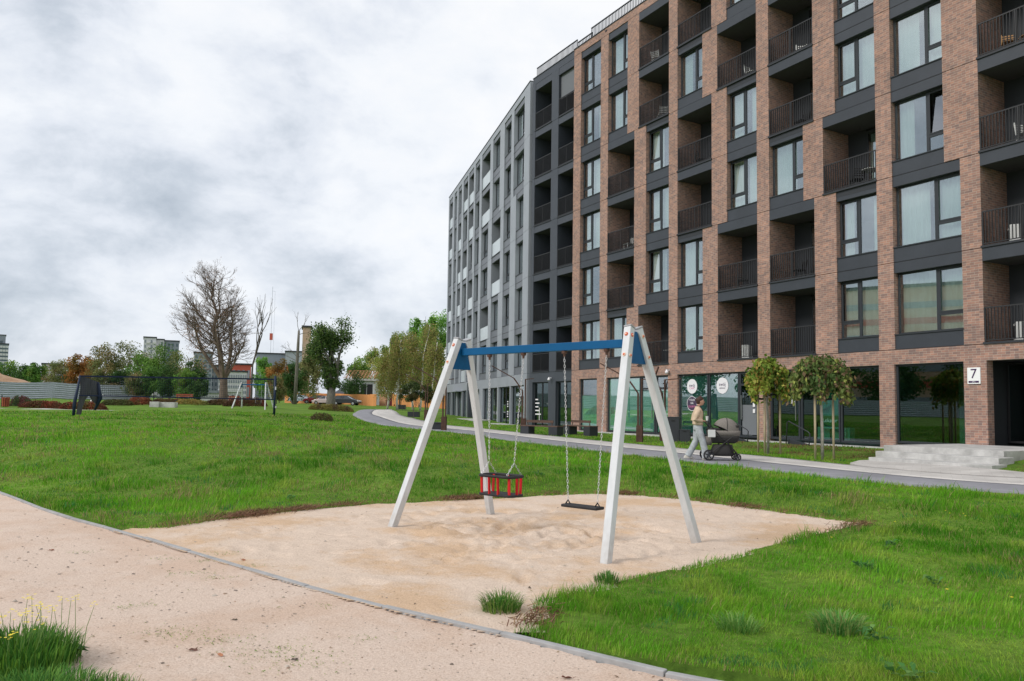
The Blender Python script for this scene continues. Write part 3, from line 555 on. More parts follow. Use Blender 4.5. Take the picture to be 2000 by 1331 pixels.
def flatbits(name,x,y,z,L_,w_,pal,label,cat,seed,tilt=.25):
    rs=np.random.RandomState(seed); n=len(x); a=rs.uniform(0,2*PI,n); c,s=np.cos(a),np.sin(a); t=rs.uniform(0,tilt,n)*L_
    V=np.stack([np.stack([x,y,z],-1),np.stack([x+c*L_*.5-s*w_,y+s*L_*.5+c*w_,z+t],-1),np.stack([x+c*L_,y+s*L_,z+t*.9],-1),np.stack([x+c*L_*.5+s*w_,y+s*L_*.5-c*w_,z+t],-1)],1)
    col=np.array(pal)[rs.randint(0,len(pal),n)]*rs.uniform(.7,1.3,(n,1)); return tag(npmesh(name,V.reshape(-1,3),np.arange(n*4).reshape(-1,4),M_leaf,col=col),label,cat,kind='stuff')
def extras():
    rs=np.random.RandomState(77)
    # twig crumbs and leaf bits on the sand
    n=1900; x=rs.uniform(-6,5.5,n); y=rs.uniform(4,13.5,n); s_=inpoly(x,y,sand_full); g_=inpoly(x,y,gravel_poly); d=pdist(x,y,sand_poly,False); ok=(s_&(rs.rand(n)<np.clip(.9-d/1.6,.10,1)))|(g_&(rs.rand(n)<.45)); x,y,s_=x[ok],y[ok],s_[ok]; z=np.where(s_,sandh(x,y),gravh(x,y))+.003
    flatbits('crumbs',x,y,z,rs.uniform(.012,.05,len(x)),rs.uniform(.002,.008,len(x)),[(.26,.18,.12),(.34,.25,.16),(.2,.14,.1),(.40,.31,.2),(.28,.28,.12)],'fine twig crumbs and leaf bits lying on the sand','crumbs',3)
    # moss and sprouts
    X=[];Y_=[]
    for (u,v,k,sp) in [(345,1235,120,.10),(430,1245,90,.09),(540,1270,150,.13),(600,1290,90,.12),(395,1095,40,.05),(372,1118,70,.08),(425,1127,50,.06),(283,1178,40,.04),(240,1183,30,.04),(327,1090,40,.05),(432,1082,50,.07),(160,1075,40,.06),(720,1245,30,.06),(500,1105,30,.05),(640,1180,25,.06)]:
        p=atz(u,v,-1.6); X.append(p.x+rs.normal(0,sp*1.6,k)); Y_.append(p.y+rs.normal(0,sp,k))
    x=np.concatenate(X); y=np.concatenate(Y_); z=np.where(inpoly(x,y,sand_full),sandh(x,y),gravh(x,y))+.004
    flatbits('sprouts',x,y,z,rs.uniform(.008,.022,len(x)),rs.uniform(.002,.006,len(x)),[(.22,.32,.06),(.30,.38,.10),(.14,.24,.05)],'tiny yellow green sprouts and moss on the gravelly sand','sprouts',4,.6)
    # broad leaved weeds low in the lawn
    m=46; r=np.exp(rs.uniform(math.log(4.5),math.log(34),m)); a=rs.uniform(-R(42),R(42),m); cx_=r*np.sin(a); cy_=r*np.cos(a); ok=~inpoly(cx_,cy_,sand_full)&~inpoly(cx_,cy_,gravel_poly)&(pdist(cx_,cy_,sand_poly,False)>.1)&~path_mask(cx_,cy_)&~behind_building(cx_,cy_); cx_,cy_,r=cx_[ok],cy_[ok],r[ok]; k=16
    x=np.repeat(cx_,k)+rs.normal(0,.035,len(cx_)*k); y=np.repeat(cy_,k)+rs.normal(0,.035,len(cx_)*k); z=gzs(x,y)+rs.uniform(.02,.06,len(x)); L_=rs.uniform(.05,.11,len(x)); flatbits('lawn_weeds',x,y,z,L_,L_*rs.uniform(.16,.3,len(x)),[(.07,.20,.05),(.11,.26,.06),(.16,.30,.08),(.06,.15,.05)],'low broad leaved weeds scattered through the lawn','weeds',5,.7)
extras()
# ================================================================ apartment buildings
H1=2.194
def Lz(f): return H1+3.0*(f-1)
def curtain(parent,x0,x1,z0,z1,y,seed,full=1.):
    rs=random.Random(seed); W=x1-x0; mb=MB(); n=max(10,int(W/.035)); amp=.02
    spans=[(x0,x0+W*full)] if full<.99 else [(x0,x1)]
    if full<.99 and rs.random()<.5: spans=[(x0,x0+W*full*.5),(x1-W*full*.5,x1)]
    for a,b in spans:
        n=max(6,int((b-a)/.035)); vs=[]
        for i in range(n+1):
            x=a+(b-a)*i/n; yy=y+amp*math.sin(i*1.25+seed)+.012*math.sin(i*.43+seed); vs+= [(x,yy,z0+.02),(x,yy,z1)]
        mb.add(vs,[(2*i,2*i+2,2*i+3,2*i+1) for i in range(n)])
    return mb.build('curtain',M_curtain,parent,smooth=True)
def window(root,x0,x1,f,side,seed,split=.5,y=.22,sp_mat=None,cur=True,wall_lint=.37,sill=.53,open_=False,dep=.0,glass=None):
    z0=Lz(f)+sill; z1=Lz(f+1)-wall_lint; m=MB(); F=.055; d0,d1=y,y+.07
    xm=x0+(x1-x0)*split
    m.box(x0+.002,x1-.002,d0,d1,z0,z0+F); m.box(x0+.002,x1-.002,d0,d1,z1-F,z1); m.box(x0+.002,x0+F,d0+.001,d1-.001,z0+F,z1-F); m.box(x1-F,x1-.002,d0+.001,d1-.001,z0+F,z1-F); m.box(xm-.05,xm+.05,d0+.001,d1-.001,z0+F,z1-F)
    tz=z0+(z1-z0)*.27; a,b=((x0+F,xm-.05) if side<0 else (xm+.05,x1-F)); m.box(a,b,d0+.002,d1-.002,tz-.045,tz+.045)
    # heavier sash round the opening light
    m.box(a,a+.045,d0-.012,d0,tz+.045,z1-F); m.box(b-.045,b,d0-.012,d0,tz+.045,z1-F); m.box(a+.045,b-.045,d0-.012,d0,z1-F-.045,z1-F); m.box(a+.045,b-.045,d0-.012,d0,tz+.045,tz+.09)
    m.box(x0-.03,x1+.03,dep-.035,d0,z0-.035,z0-.004)      # sill
    o=m.build('window',M_frame,root)
    g=MB(); gy=y+.035; g.box(x0+F,xm-.05,gy-.004,gy+.004,z0+F,z1-F) if side>0 else (g.box(xm+.05,x1-F,gy-.004,gy+.004,z0+F,z1-F))
    if side>0: g.box(xm+.05,x1-F,gy-.004,gy+.004,z0+F,tz-.045); 
    else: g.box(x0+F,xm-.05,gy-.004,gy+.004,z0+F,tz-.045)
    if open_:
        # the sash stands tilted inwards
        t=.13; lo=(a+.045,b-.045); g.add([(lo[0],gy,tz+.09),(lo[1],gy,tz+.09),(lo[1],gy+t,z1-F-.045),(lo[0],gy+t,z1-F-.045)],[(0,1,2,3)])
    else: g.box(a,b,gy-.006,gy+.002,tz+.045,z1-F)
    g.build('pane',glass or M_glass,o)
    s=MB(); s.box(x0,x1,dep,d0-.02,Lz(f)+.015,z0-.037); s.build('spandrel_panel',sp_mat or M_dark,o)
    s=MB(); s.box(x0,x1,dep,d0-.02,z1+.002,Lz(f+1)-.015); s.build('lintel_panel',sp_mat or M_dark,o)
    if cur:
        rs=random.Random(seed*7+f); full=rs.choice([1,.9,.5,.7,.3,1,.62]); curtain(o,x0+.05,x1-.05,z0,z1,y+.22,rs.random()*9,full)
    return o
def balcony(root,x0,x1,f,dep=0.,fas=None,rail='bars',seed=0,depth=1.55,ledge=True,blind=False):
    zb=Lz(f); zt=Lz(f+1); m=MB()
    m.box(x0+.003,x1-.003,dep+.03,depth,zb-.22,zb+.03)      # slab
    m.box(x0-.02,x1+.02,dep-.045,dep+.028,zb-.012,zb+.055)   # ledge
    o=m.build('balcony',M_anth,root)
    s=MB(); s.box(x0+.003,x1-.003,dep,dep+.10,zt-.42,zt-.016); s.build('fascia_panel',fas or M_dark,o)
    s=MB(); s.box(x0+.003,x1-.003,dep+.10,depth,zt-.42,zt-.23); s.build('soffit',M_soffit,o)
    r=MB(); y=dep+.03
    if rail=='bars':
        r.box(x0+.01,x1-.01,y-.02,y+.02,zb+1.10,zb+1.14); r.box(x0+.01,x1-.01,y-.012,y+.012,zb+.10,zb+.13)
        n=int((x1-x0)/.10)
        for i in range(n+1):
            x=x0+.02+(x1-x0-.04)*i/n; r.box(x-.009,x+.009,y-.020,y+.014,zb+.131,zb+1.099)
        for x in (x0+.03,(x0+x1)/2,x1-.03): r.box(x-.02,x+.02,y-.018,y+.018,zb+.056,zb+1.098)
        r.build('railing',M_rail,o)
    else:
        r.box(x0+.01,x1-.01,y-.02,y+.02,zb+1.06,zb+1.10); r.build('railing',M_anth,o)
        r=MB(); r.box(x0+.01,x1-.01,y-.012,y+.012,zb+.02,zb+1.058); r.build('glass_balustrade',M_frost,o)
    d=MB(); yb=depth-.06; W=x1-x0; a,b=x0+W*.35,x1-.1; d.box(x0+.003,a,yb-.02,yb+.06,zb+.03,zt-.42)
    for xx in (a,(a+b)/2-.04,b): d.box(xx,xx+.08,yb-.03,yb+.04,zb+.05,zt-.5)
    d.box(a+.08,b,yb-.03,yb+.04,zb+.05,zb+.14); d.box(a+.08,b,yb-.03,yb+.04,zt-.60,zt-.5)
    d.build('balcony_door',M_frame,o); g=MB(); g.box(a+.08,b,yb,yb+.008,zb+.14,zt-.6); g.build('pane',M_glass,o)
    rs=random.Random(seed+f)
    if rs.random()<.6: curtain(o,a+.1,b-.02,zb+.1,zt-.6,yb+.16,rs.random()*9,rs.choice([.5,.8,1]))
    if blind:
        s=MB(); s.box(x0+.02,x1-.02,dep+.16,dep+.18,zb+1.15,zt-.43); s.build('roller_blind',mat('blind_cloth',(.16,.17,.19),.8),o)
    return o
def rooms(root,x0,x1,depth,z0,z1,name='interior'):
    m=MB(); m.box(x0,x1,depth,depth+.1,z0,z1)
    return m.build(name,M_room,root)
BLD_ROT=FA-PI/2
brick=empty('apartment_building',fac(0,0,0),BLD_ROT,'long brown brick apartment block with staggered windows and balconies','building')
COLS=[ # (window x0,x1, balcony x0,x1, types for floors 1..6, opening-light side, split)
 ((7.49,9.38),(7.49,9.38),'WWWWWW',-1,.45),
 ((10.05,11.72),(10.05,12.30),'WBBBWW',1,.64),
 ((13.22,14.92),(12.65,14.92),'BWWWBB',-1,.52),
 ((15.53,17.20),(15.53,17.78),'WWBBWB',1,.62),
 ((18.70,20.40),(18.13,20.40),'BBWWBW',-1,.52),
 ((21.05,22.75),(21.05,23.25),'BBWBBW',1,.62),
 ((24.22,25.90),(23.67,25.90),'WWBWWB',-1,.48),
 ((26.50,28.36),(26.50,28.36),'WWWWWW',1,.64),
 ((30.10,31.80),(29.50,31.80),'BBBBBB',-1,.5),
 ((32.50,34.20),(32.50,34.80),'WWWBBW',1,.62),
 ((36.00,37.60),(35.30,37.60),'BWWWBB',-1,.5)]
XE=38.4; XS=6.78
bw=MB(); side=MB()
for f in range(1,7):
    z0,z1=Lz(f)+.010,Lz(f+1)-.010; x=XS; ops=[]
    for ci,(w_,b_,ty,sd_,spl) in enumerate(COLS):
        t=ty[f-1]; a,b=(w_ if t=='W' else b_)
        if ci==7 and f<=2: b=28.87
        if ci==0 and f==1: b=9.42
        ops.append((a,b,t,ci,sd_,spl))
    for (a,b,t,ci,sd_,spl) in ops:
        bw.box(x,a,0,.34,z0,z1); x=b
        if t=='B':
            bw.box(a-.16,a,.34,1.60,z0,z1); bw.box(b,b+.16,.34,1.60,z0,z1)
            balcony(brick,a,b,f,seed=ci*13)
        else:
            split=spl if not(ci==7 and f<=2) else .60
            window(brick,a,b,f,sd_,ci*11+f,split,open_=((ci,f) in ((7,3),(2,4),(2,2),(4,3))),dep=.035)
    bw.box(x,XE,0,.34,z0,z1)
    # edge of the floor seen as a thin dark joint in the brickwork
    j=MB(); j.box(XS,XE,.045,.33,Lz(f)-.009,Lz(f)+.009); j.build('shadow_joint',M_slot,brick)
j=MB(); j.box(XS,XE,.045,.33,Lz(7)-.009,Lz(7)+.009); j.build('shadow_joint',M_slot,brick)
bw.box(XS,XE,0,.34,Lz(7)+.010,20.60); bw.box(XS,XE,0,.34,1.69,Lz(1)-.010)
GOP=[(7.55,9.20),(10.05,14.87),(15.53,20.35),(20.95,25.88),(26.46,28.84),(29.55,32.4)]
x=XS
for a,b in GOP: bw.box(x,a,0,.34,-1.5,1.69); x=b
bw.box(x,XE,0,.34,-1.5,1.69)
bwall=bw.build('wall',M_brick,brick)
# body of the block behind the facade, floors, roof
bd=MB(); bd.box(XS+.02,XE-.02,13.,13.3,-1.5,20.5); bd.box(XE-.32,XE-.02,1.7,13,-1.5,20.5); bd.box(XS+.02,XS+.3,.36,13,-1.5,20.5); bd.build('rear_wall',M_brick,brick)
rf=MB(); rf.box(XS+.3,XE-.32,.35,13,20.1,20.35); roof=rf.build('roof',M_anth,brick)
cp=MB(); cp.box(XS,XE+.02,-.03,.40,20.601,20.66); cp.build('coping',M_anth,roof)
fl=MB()
for f in range(1,7): fl.box(XS+.3,XE-.32,1.62,12.9,Lz(f)-.2,Lz(f)+.03)
for f in range(1,7):
    for (w_,b_,ty,sd_,spl) in COLS:
        if ty[f-1]=='W': fl.box(w_[0]-.1,w_[1]+.4,.345,1.61,Lz(f)-.2,Lz(f)+.03)
fl.build('floor_slab',M_room,brick)
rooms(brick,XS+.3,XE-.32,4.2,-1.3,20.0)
def roofrail(root,x0,x1,y,z0,z1):
    m=MB(); m.box(x0,x1,y-.03,y+.03,z1-.05,z1); m.box(x0,x1,y-.015,y+.015,z0+.03,z0+.07); n=int((x1-x0)/.13)
    for i in range(n+1): xx=x0+.01+(x1-x0-.02)*i/n; m.box(xx-.02,xx+.02,y-.010,y+.010,z0,z1-.051)
    return m.build('roof_railing',M_anth,root)
roofrail(brick,XS-.0,8.2,.25,20.66,21.14); roofrail(brick,8.1,XE,.25,20.66,21.42)
v_=MB(); v_.box(9.75,9.93,-.012,.01,20.40,20.50); v_.build('vent',M_black,brick)
# ---- shopfronts at street level
def framebox(m,x0,x1,z0,z1,y0,y1,F=.06):
    m.box(x0,x1,y0,y1,z0,z0+F); m.box(x0,x1,y0,y1,z1-F,z1); m.box(x0,x0+F,y0+.001,y1-.001,z0+F,z1-F); m.box(x1-F,x1,y0+.001,y1-.001,z0+F,z1-F)
def shop(x0,x1,z0,z1,mull=(),film=None,filmtop=None,y=.10,glass=None,root=brick,trans=None,fmat=None):
    m=MB(); framebox(m,x0,x1,z0,z1,y,y+.09,.07); cuts=[x0+.07]+[q for q in mull]+[x1-.07]
    for q in mull: m.box(q-.035,q+.035,y+.002,y+.088,z0+.07,z1-.07)
    if trans: m.box(x0+.07,x1-.07,y+.004,y+.086,trans-.03,trans+.03)
    o=m.build('shop_window',fmat or M_frame,root); g=MB(); g.box(x0+.07,x1-.07,y+.04,y+.05,z0+.07,z1-.07); g.build('pane',glass or M_shop,o)
    if film:
        g=MB(); g.box(x0+.075,x1-.075,y+.055,y+.06,z0+.08,filmtop or z1-.08); g.build('window_film',film,o)
    return o
def door(x0,x1,z0,z1,y=.09,panel=None,root=brick,handle_left=True,glass=None):
    m=MB(); framebox(m,x0,x1,z0,z1,y,y+.1,.09); m.box(x0+.09,x1-.09,y+.002,y+.098,z0+2.15,z0+2.24)
    o=m.build('door',M_frame,root); g=MB(); g.box(x0+.09,x1-.09,y+.045,y+.055,z0+.09,z1-.09); g.build('pane',glass or M_shop,o)
    if panel: g=MB(); g.box(x0+.15,x1-.15,y+.02,y+.04,z0+.12,z0+1.35); g.build('door_panel',panel,o)
    h=MB(); hx=x0+.17 if handle_left else x1-.17; h.box(hx-.018,hx+.018,y-.07,y-.035,z0+.75,z0+1.75); h.box(hx-.01,hx+.01,y-.035,y,z0+.85,z0+.88); h.box(hx-.01,hx+.01,y-.035,y,z0+1.62,z0+1.65); h.build('handle',mat('steel',(.5,.5,.52),.3,1),o)
    return o
shop(7.55,9.20,-1.10,1.69,film=M_film,filmtop=.78,glass=M_glass)
shop(10.05,12.72,-1.10,1.69,mull=(),film=M_film,glass=M_glass)
door(12.75,13.85,-1.12,1.69,handle_left=False,glass=M_glass); door(13.88,14.87,-1.12,1.69,handle_left=True,glass=M_glass)
for a,b in ((12.84,13.76),(13.98,14.78)):
    g=MB(); g.box(a,b,.16,.165,-1.0,1.0); g.build('window_film',M_film,brick)
shop(15.53,17.42,-1.05,1.69,film=M_film2,glass=M_glass); shop(17.45,19.24,-1.05,1.69,film=M_film2,glass=M_glass)
M_greypanel=mat('grey_panel',(.17,.18,.20),.5)
door(19.27,20.35,-1.05,1.69,panel=M_greypanel)
door(20.95,22.42,-1.05,1.69,handle_left=False); shop(22.45,24.2,-1.05,1.69); shop(24.23,25.88,-1.05,1.69)
shop(26.46,28.84,-.98,1.69)
# furniture-like shapes inside the shops
def interior_bits():
    m=MB(); m.box(27.35,27.75,2.2,2.6,-1,1.9); m.build('inner_column',M_conc,brick)
    m=MB(); m.box(XS+.3,29.2,.36,4.2,-1.3,-1.06); m.box(XS+.3,29.2,.36,4.19,1.95,2.0); m.build('shop_floor',M_room,brick)
    for xx in (9.6,15.2,20.6,26.15,29.3): q=MB(); q.box(xx-.05,xx+.05,.36,4.19,-1.05,1.94); q.build('partition',M_room,brick)
interior_bits()
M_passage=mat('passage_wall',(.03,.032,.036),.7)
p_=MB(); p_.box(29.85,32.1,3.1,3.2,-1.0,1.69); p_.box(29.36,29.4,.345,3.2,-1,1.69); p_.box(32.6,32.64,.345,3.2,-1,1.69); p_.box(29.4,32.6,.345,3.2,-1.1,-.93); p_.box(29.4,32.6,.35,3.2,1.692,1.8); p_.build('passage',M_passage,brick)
d_=MB(); framebox(d_,29.42,32.58,-.85,1.66,1.32,1.40,.06); d_.box(30.9,30.97,1.322,1.398,-.79,1.6); d_=d_.build('entrance_door',M_black,brick); g=MB(); g.box(29.48,32.52,1.35,1.36,-.79,1.6); g.build('pane',M_shop,d_)
pl=MB()
for a,b in ((XS,28.3),): pl.box(a,b,-.30,-.002,-1.5,-1.13)
pl.build('plinth',M_conclight,brick)
# ---- writing and marks
def text(body,size,mat_,parent,loc,rot=(PI/2,0,0),ext=.002,align='CENTER',sx=1.):
    c=bpy.data.curves.new('lettering','FONT'); c.body=body; c.size=size; c.align_x=align; c.align_y='CENTER'; c.extrude=ext
    t=bpy.data.objects.new('tmp',c); COL.objects.link(t); dg=bpy.context.evaluated_depsgraph_get(); me=bpy.data.meshes.new_from_object(t.evaluated_get(dg)); bpy.data.objects.remove(t)
    me.materials.clear(); me.materials.append(mat_); o=bpy.data.objects.new('lettering',me); COL.objects.link(o); o.parent=parent; o.location=loc; o.rotation_euler=rot; o.scale=(sx,1,1); return o
def onwall(s,out,z): return fac(s,out,z)
def disc(name,r,t,m,parent=None,hole=0,seg=40,y=0):
    mb=MB(); pts=[(r*math.cos(2*PI*k/seg),r*math.sin(2*PI*k/seg)) for k in range(seg)]
    if not hole:
        mb.add([(a,y,b) for a,b in pts]+[(a,y-t,b) for a,b in pts],[tuple(range(seg)),tuple(range(seg,2*seg))[::-1]]+[(i,(i+1)%seg,seg+(i+1)%seg,seg+i) for i in range(seg)])
    else:
        v=[]; k=hole/r
        for yy in (y,y-t):
            v+=[(a,yy,b) for a,b in pts]+[(a*k,yy,b*k) for a,b in pts]
        f=[]
        for i in range(seg):
            j=(i+1)%seg; f+=[(i,j,seg+j,seg+i),(2*seg+i,2*seg+j,3*seg+j,3*seg+i),(i,j,2*seg+j,2*seg+i),(seg+i,seg+j,3*seg+j,3*seg+i)]
        mb.add(v,f)
    return mb.build(name,m,parent)
M_sign=mat('sign_white',(.80,.78,.82),.5); M_ink=mat('sign_ink',(.05,.02,.08),.6); M_pink=mat('sign_pink',(.62,.18,.36),.6); M_signgreen=mat('poster_green',(.01,.23,.15),.5)
M_palemint=mat('pale_mint',(.50,.66,.62),.6)
def sticker(s,z,r,lab,kind):
    root=empty('round_sticker',fac(s,-.135,z),BLD_ROT,lab,'window sticker','round shop window stickers')
    if kind==0:
        disc('face',r,.004,M_sign,root); text('swój',r*.62,M_ink,root,(0,-.006,r*.12)); text('CAFE',r*.42,M_pink,root,(0,-.006,-r*.28))
    elif kind==1:
        disc('face',r,.004,M_sign,root); text('swój',r*.62,M_ink,root,(0,-.006,r*.14)); text('ulubiony',r*.30,M_ink,root,(0,-.006,-r*.30))
    else:
        disc('face',r,.004,mat('sticker_dark',(.07,.05,.09),.5),root); disc('rim',r,.004,M_sign,root,hole=r*.94,y=-.005); text('YOUR',r*.40,M_sign,root,(0,-.006,r*.48)); text('NA',r*.40,M_sign,root,(0,-.006,r*.05)); text('KAWA',r*.46,M_pink,root,(0,-.006,-r*.42))
sticker(16.36,1.13,.33,'upper white round sticker on the narrower shop pane, above the dark one',0)
sticker(18.25,1.13,.35,'white round sticker alone on the shop pane left of the grey door',1)
sticker(16.36,.35,.33,'dark round sticker with pink and white words below a white one',2)
hn=empty('house_number',fac(29.17,.03,1.23),BLD_ROT,'white house number plate reading 7 on the brick pier','sign')
m=MB(); m.box(-.20,.20,-.01,.03,-.26,.25); m.build('plate',mat('number_plate',(.85,.86,.86),.4),hn,bevel=.006)
text('7',.42,M_ink,hn,(0,-.014,.045)); m=MB(); m.box(-.16,.16,-.014,-.0105,-.225,-.165); m.build('street_strip',M_ink,hn); text('ulica',.06,M_sign,hn,(0,-.016,-.195))
ps=empty('poster',fac(23.72,-.16,.15),BLD_ROT,'green and white poster with pale lettering in the shop window behind the right tree','poster')
m=MB(); m.box(-.42,.42,-.004,0,-.25,.55); m.build('upper_field',M_palemint,ps); m=MB(); m.box(-.42,.42,-.006,0,-.62,-.251); m.build('lower_field',M_signgreen,ps); m=MB(); m.box(-.42,.42,-.006,0,-.72,-.65); m.build('foot_strip',M_sign,ps); m=MB(); m.box(-.05,.12,-.007,-.0045,.35,.75); m.build('green_mark',M_signgreen,ps); m=MB()
for k in range(4): m.bar((-.36+.09*k,-.008,-.12),(-.22+.09*k,-.008,.02+.05*k),.03,.003)
m.build('drawing',M_ink,ps); text('Lokator',.20,M_sign,ps,(0,-.01,-.42))
bn=empty('display_bench',fac(23.75,-.35,-.98),BLD_ROT,'pale low display box inside the shop window under the poster','display box'); m=MB(); m.box(-.75,.65,0,.3,0,.46); m.build('box',M_palemint,bn,bevel=.01); m=MB(); m.box(-.2,-.12,-.006,-.001,0,.46); m.build('joint',M_ink,bn)
for k,zz in enumerate((.92,.66)):
    t_=MB(); t_.box(-.06,.06,-.004,0,-.08,.08); o=t_.build('notice',M_sign); o.location=fac(20.1,-.07,.30-.25*k); o.rotation_euler=(0,0,BLD_ROT); tag(o,('upper' if k==0 else 'lower')+' small white notice on the grey shop door','notice','notices on the shop doors')
t_=MB(); t_.box(-.07,.07,-.004,0,-.1,.1); o=t_.build('notice',M_sign); o.location=fac(22.1,-.07,.45); o.rotation_euler=(0,0,BLD_ROT); tag(o,'small white notice on the glass door between the two trees','notice','notices on the shop doors')
def dome(s,z,lab,P=None):
    root=empty('security_camera',P or fac(s,0,z),BLD_ROT,lab,'camera','white cameras above the shops'); m=MB(); m.box(-.05,.05,-.16,0,.02,.09); m.build('bracket',M_sign,root); m=MB(); m.ball((0,-.14,-.04),.09,.09,.08); m.build('housing',M_sign,root,smooth=True)
dome(4.64,1.78,'white dome camera on the dark grey wall'); dome(14.95,1.85,'white dome camera on the brick band behind the swing frame')
# ---------------------------------------------------------------- grey wings
grey=empty('apartment_building',fac(0,0,0),BLD_ROT,'dark grey clad narrow block of balconies between the brick and the pale wings','building')
DX=[(2.42,4.31),(5.07,6.74)]
dm=MB(); y0=.06
for f in range(1,7):
    z0,z1=Lz(f)+.008,Lz(f+1)-.008
    for a,b in ((2.12,2.42),(4.31,5.07),(6.74,6.775)): dm.box(a,b,y0,.36,z0,z1)
    for a,b in DX:
        for q in ((a-.10,a),(b,b+.03)): dm.box(q[0],q[1],.36,1.55,z0,z1)
    for k,(a,b) in enumerate(DX): balcony(grey,a,b,f,dep=y0+.01,fas=M_darkclad,seed=f*5+k,blind=(k==1 and f==6),depth=1.5)
    j=MB(); j.box(2.13,6.775,y0+.03,.35,Lz(f)-.007,Lz(f)+.007); j.build('shadow_joint',M_slot,grey)
dm.box(2.12,6.775,y0,.36,Lz(7)-.006,20.60); dm.box(2.12,6.775,y0,.36,1.62,Lz(1)-.008)
for a,b in ((2.12,2.45),(4.25,5.05),(6.70,6.775)): dm.box(a,b,y0,.36,-1.5,1.62)
dm.build('dark_cladding',M_darkclad,grey)
m=MB(); m.box(2.1,6.775,y0-.03,.4,20.602,20.65); m.build('coping',M_anth,grey)
roofrail(grey,2.3,6.77,.22,20.65,21.30)
shop(2.45,4.25,-1.1,1.62,mull=(3.35,),root=grey,y=.2); shop(5.05,6.70,-1.1,1.62,mull=(5.9,),root=grey,y=.2,film=None)
m=MB()
for k in range(5): m.box(2.62,2.62+[.3,.45,.35,.5,.62][k],.19,.195,.55-.22*k,.62-.22*k)
m.box(3.05,3.10,.19,.195,-.8,.1); m.build('window_lettering',M_sign,grey)
m=MB(); m.box(5.85,6.15,.6,.7,-1.1,1.6); m.build('wooden_post',M_timber,grey)
m=MB(); m.box(2.2,6.77,3.5,3.6,-1.3,20.2); m.box(2.2,6.77,.37,3.5,-1.3,-1.12); m.box(2.2,6.77,1.6,1.68,-1.1,20.2); m.build('interior',M_room,grey)
# pale wing: local frame from far end to near end
LP0=Vector((.85,48.5,0)); LP1=Vector((-6.4,76.0,0)); LD=(LP0-LP1).normalized(); LLEN=(LP0-LP1).length; LROT=math.atan2(LD.y,LD.x)
wing=empty('apartment_building',LP1,LROT,'pale grey clad apartment wing with frosted balcony panels, farthest from the camera','building')
def lx(s): return LLEN-s
LC=[((1.0,2.85),(1.0,3.6),'WWWWVV'),((4.3,6.2),(4.3,6.2),'WWWWWW'),((7.5,9.7),(7.1,9.8),'WWBBWW'),((11.0,13.4),(10.6,13.5),'WBWWBB'),((14.3,16.0),(14.3,16.0),'WWWWWW'),((16.9,18.5),(16.6,18.6),'WBBWBB'),((19.2,21.0),(19.1,21.05),'BWWBWB'),((21.9,23.4),(21.9,23.4),'WBBBBW'),((24.1,25.4),(24.1,25.4),'WWWWWW'),((26.4,28.0),(26.3,28.0),'BBBWBB')]
lm=MB()
for f in range(1,7):
    z0,z1=Lz(f)+.008,Lz(f+1)-.008; x=LLEN+.28
    for ci,(w_,b_,ty) in enumerate(LC):
        t=ty[f-1]; s0,s1=(w_ if t=='W' else b_); b,a=lx(s0),lx(s1)
        lm.box(b,x,0,.36,z0,z1); x=a
        if t=='B':
            lm.box(a-.12,a,.36,1.5,z0,z1); lm.box(b,b+.12,.36,1.5,z0,z1)
            balcony(wing,a,b,f,dep=.05,fas=M_lightclad2,rail='glass',seed=ci*17,depth=1.45)
        else:
            window(wing,a,b,f,-1 if ci%2 else 1,ci*7+f,.5,y=.26,sp_mat=M_lightclad2,dep=.06,cur=(ci<5))
    lm.box(0,x,0,.36,z0,z1)
    j=MB(); j.box(.02,LLEN+.26,.05,.34,Lz(f)-.007,Lz(f)+.007); j.build('shadow_joint',M_slot,wing)
lm.box(0,LLEN+.28,0,.36,Lz(7)-.006,20.60); lm.box(0,LLEN+.28,0,.36,1.50,Lz(1)-.008)
for a,b in ((-.6,.30),(1.5,1.75),(3.9,4.15)): pass
gx=[(-.28,.35),(3.6,3.85),(6.95,7.35),(9.9,10.2),(12.0,13.2),(17.9,18.2),(20.2,20.45),(22.5,22.9),(25.2,25.5),(27.9,LLEN)]
gx=sorted([(lx(b),lx(a)) for a,b in gx])
for a,b in gx: lm.box(a,b,0,.36,-1.5,1.50)
lm.box(lx(17.3),lx(14.6),.5,.6,-1.5,1.5)
lm.build('pale_cladding',M_lightclad,wing)
m=MB(); m.box(lx(17.9),lx(17.3),-.02,.5,-1.5,2.1); m.build('dark_pier',M_darkclad,wing)
m=MB(); m.box(0,LLEN+.28,-.03,.4,20.602,20.66); m.build('coping',M_anth,wing)
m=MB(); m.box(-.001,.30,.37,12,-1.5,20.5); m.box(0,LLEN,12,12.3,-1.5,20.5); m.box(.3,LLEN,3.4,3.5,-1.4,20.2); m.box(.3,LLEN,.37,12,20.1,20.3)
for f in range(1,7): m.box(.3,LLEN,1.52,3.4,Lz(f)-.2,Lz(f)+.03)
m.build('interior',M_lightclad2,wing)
prev=None
for i in range(len(gx)-1):
    a,b=gx[i][1],gx[i+1][0]
    if b-a<.5 or (lx(17.9)-.1<(a+b)/2<lx(13.2)): continue
    n=max(0,int((b-a)/1.1)-1); shop(a,b,-1.2,1.50,mull=[a+(b-a)*(k+1)/(n+1) for k in range(n)],root=wing,y=.15,fmat=M_frame)
m=MB(); m.box(lx(9.4),lx(2.),-.9,-.002,-1.6,-1.0); m.box(lx(20),lx(9.4),-1.3,-.003,-1.6,-.82); m.build('terrace',M_conclight,wing)
m=MB(); m.box(lx(24.6),lx(20.2),-.55,-.002,1.42,1.5); m.build('canopy',M_lightclad,wing)
m=MB()
for k in range(6): m.box(lx(4.95),lx(4.95)+.3,.13,.134,.45-.16*k-.2*(k>2),.52-.16*k-.2*(k>2))
m.build('window_lettering',M_sign,wing)
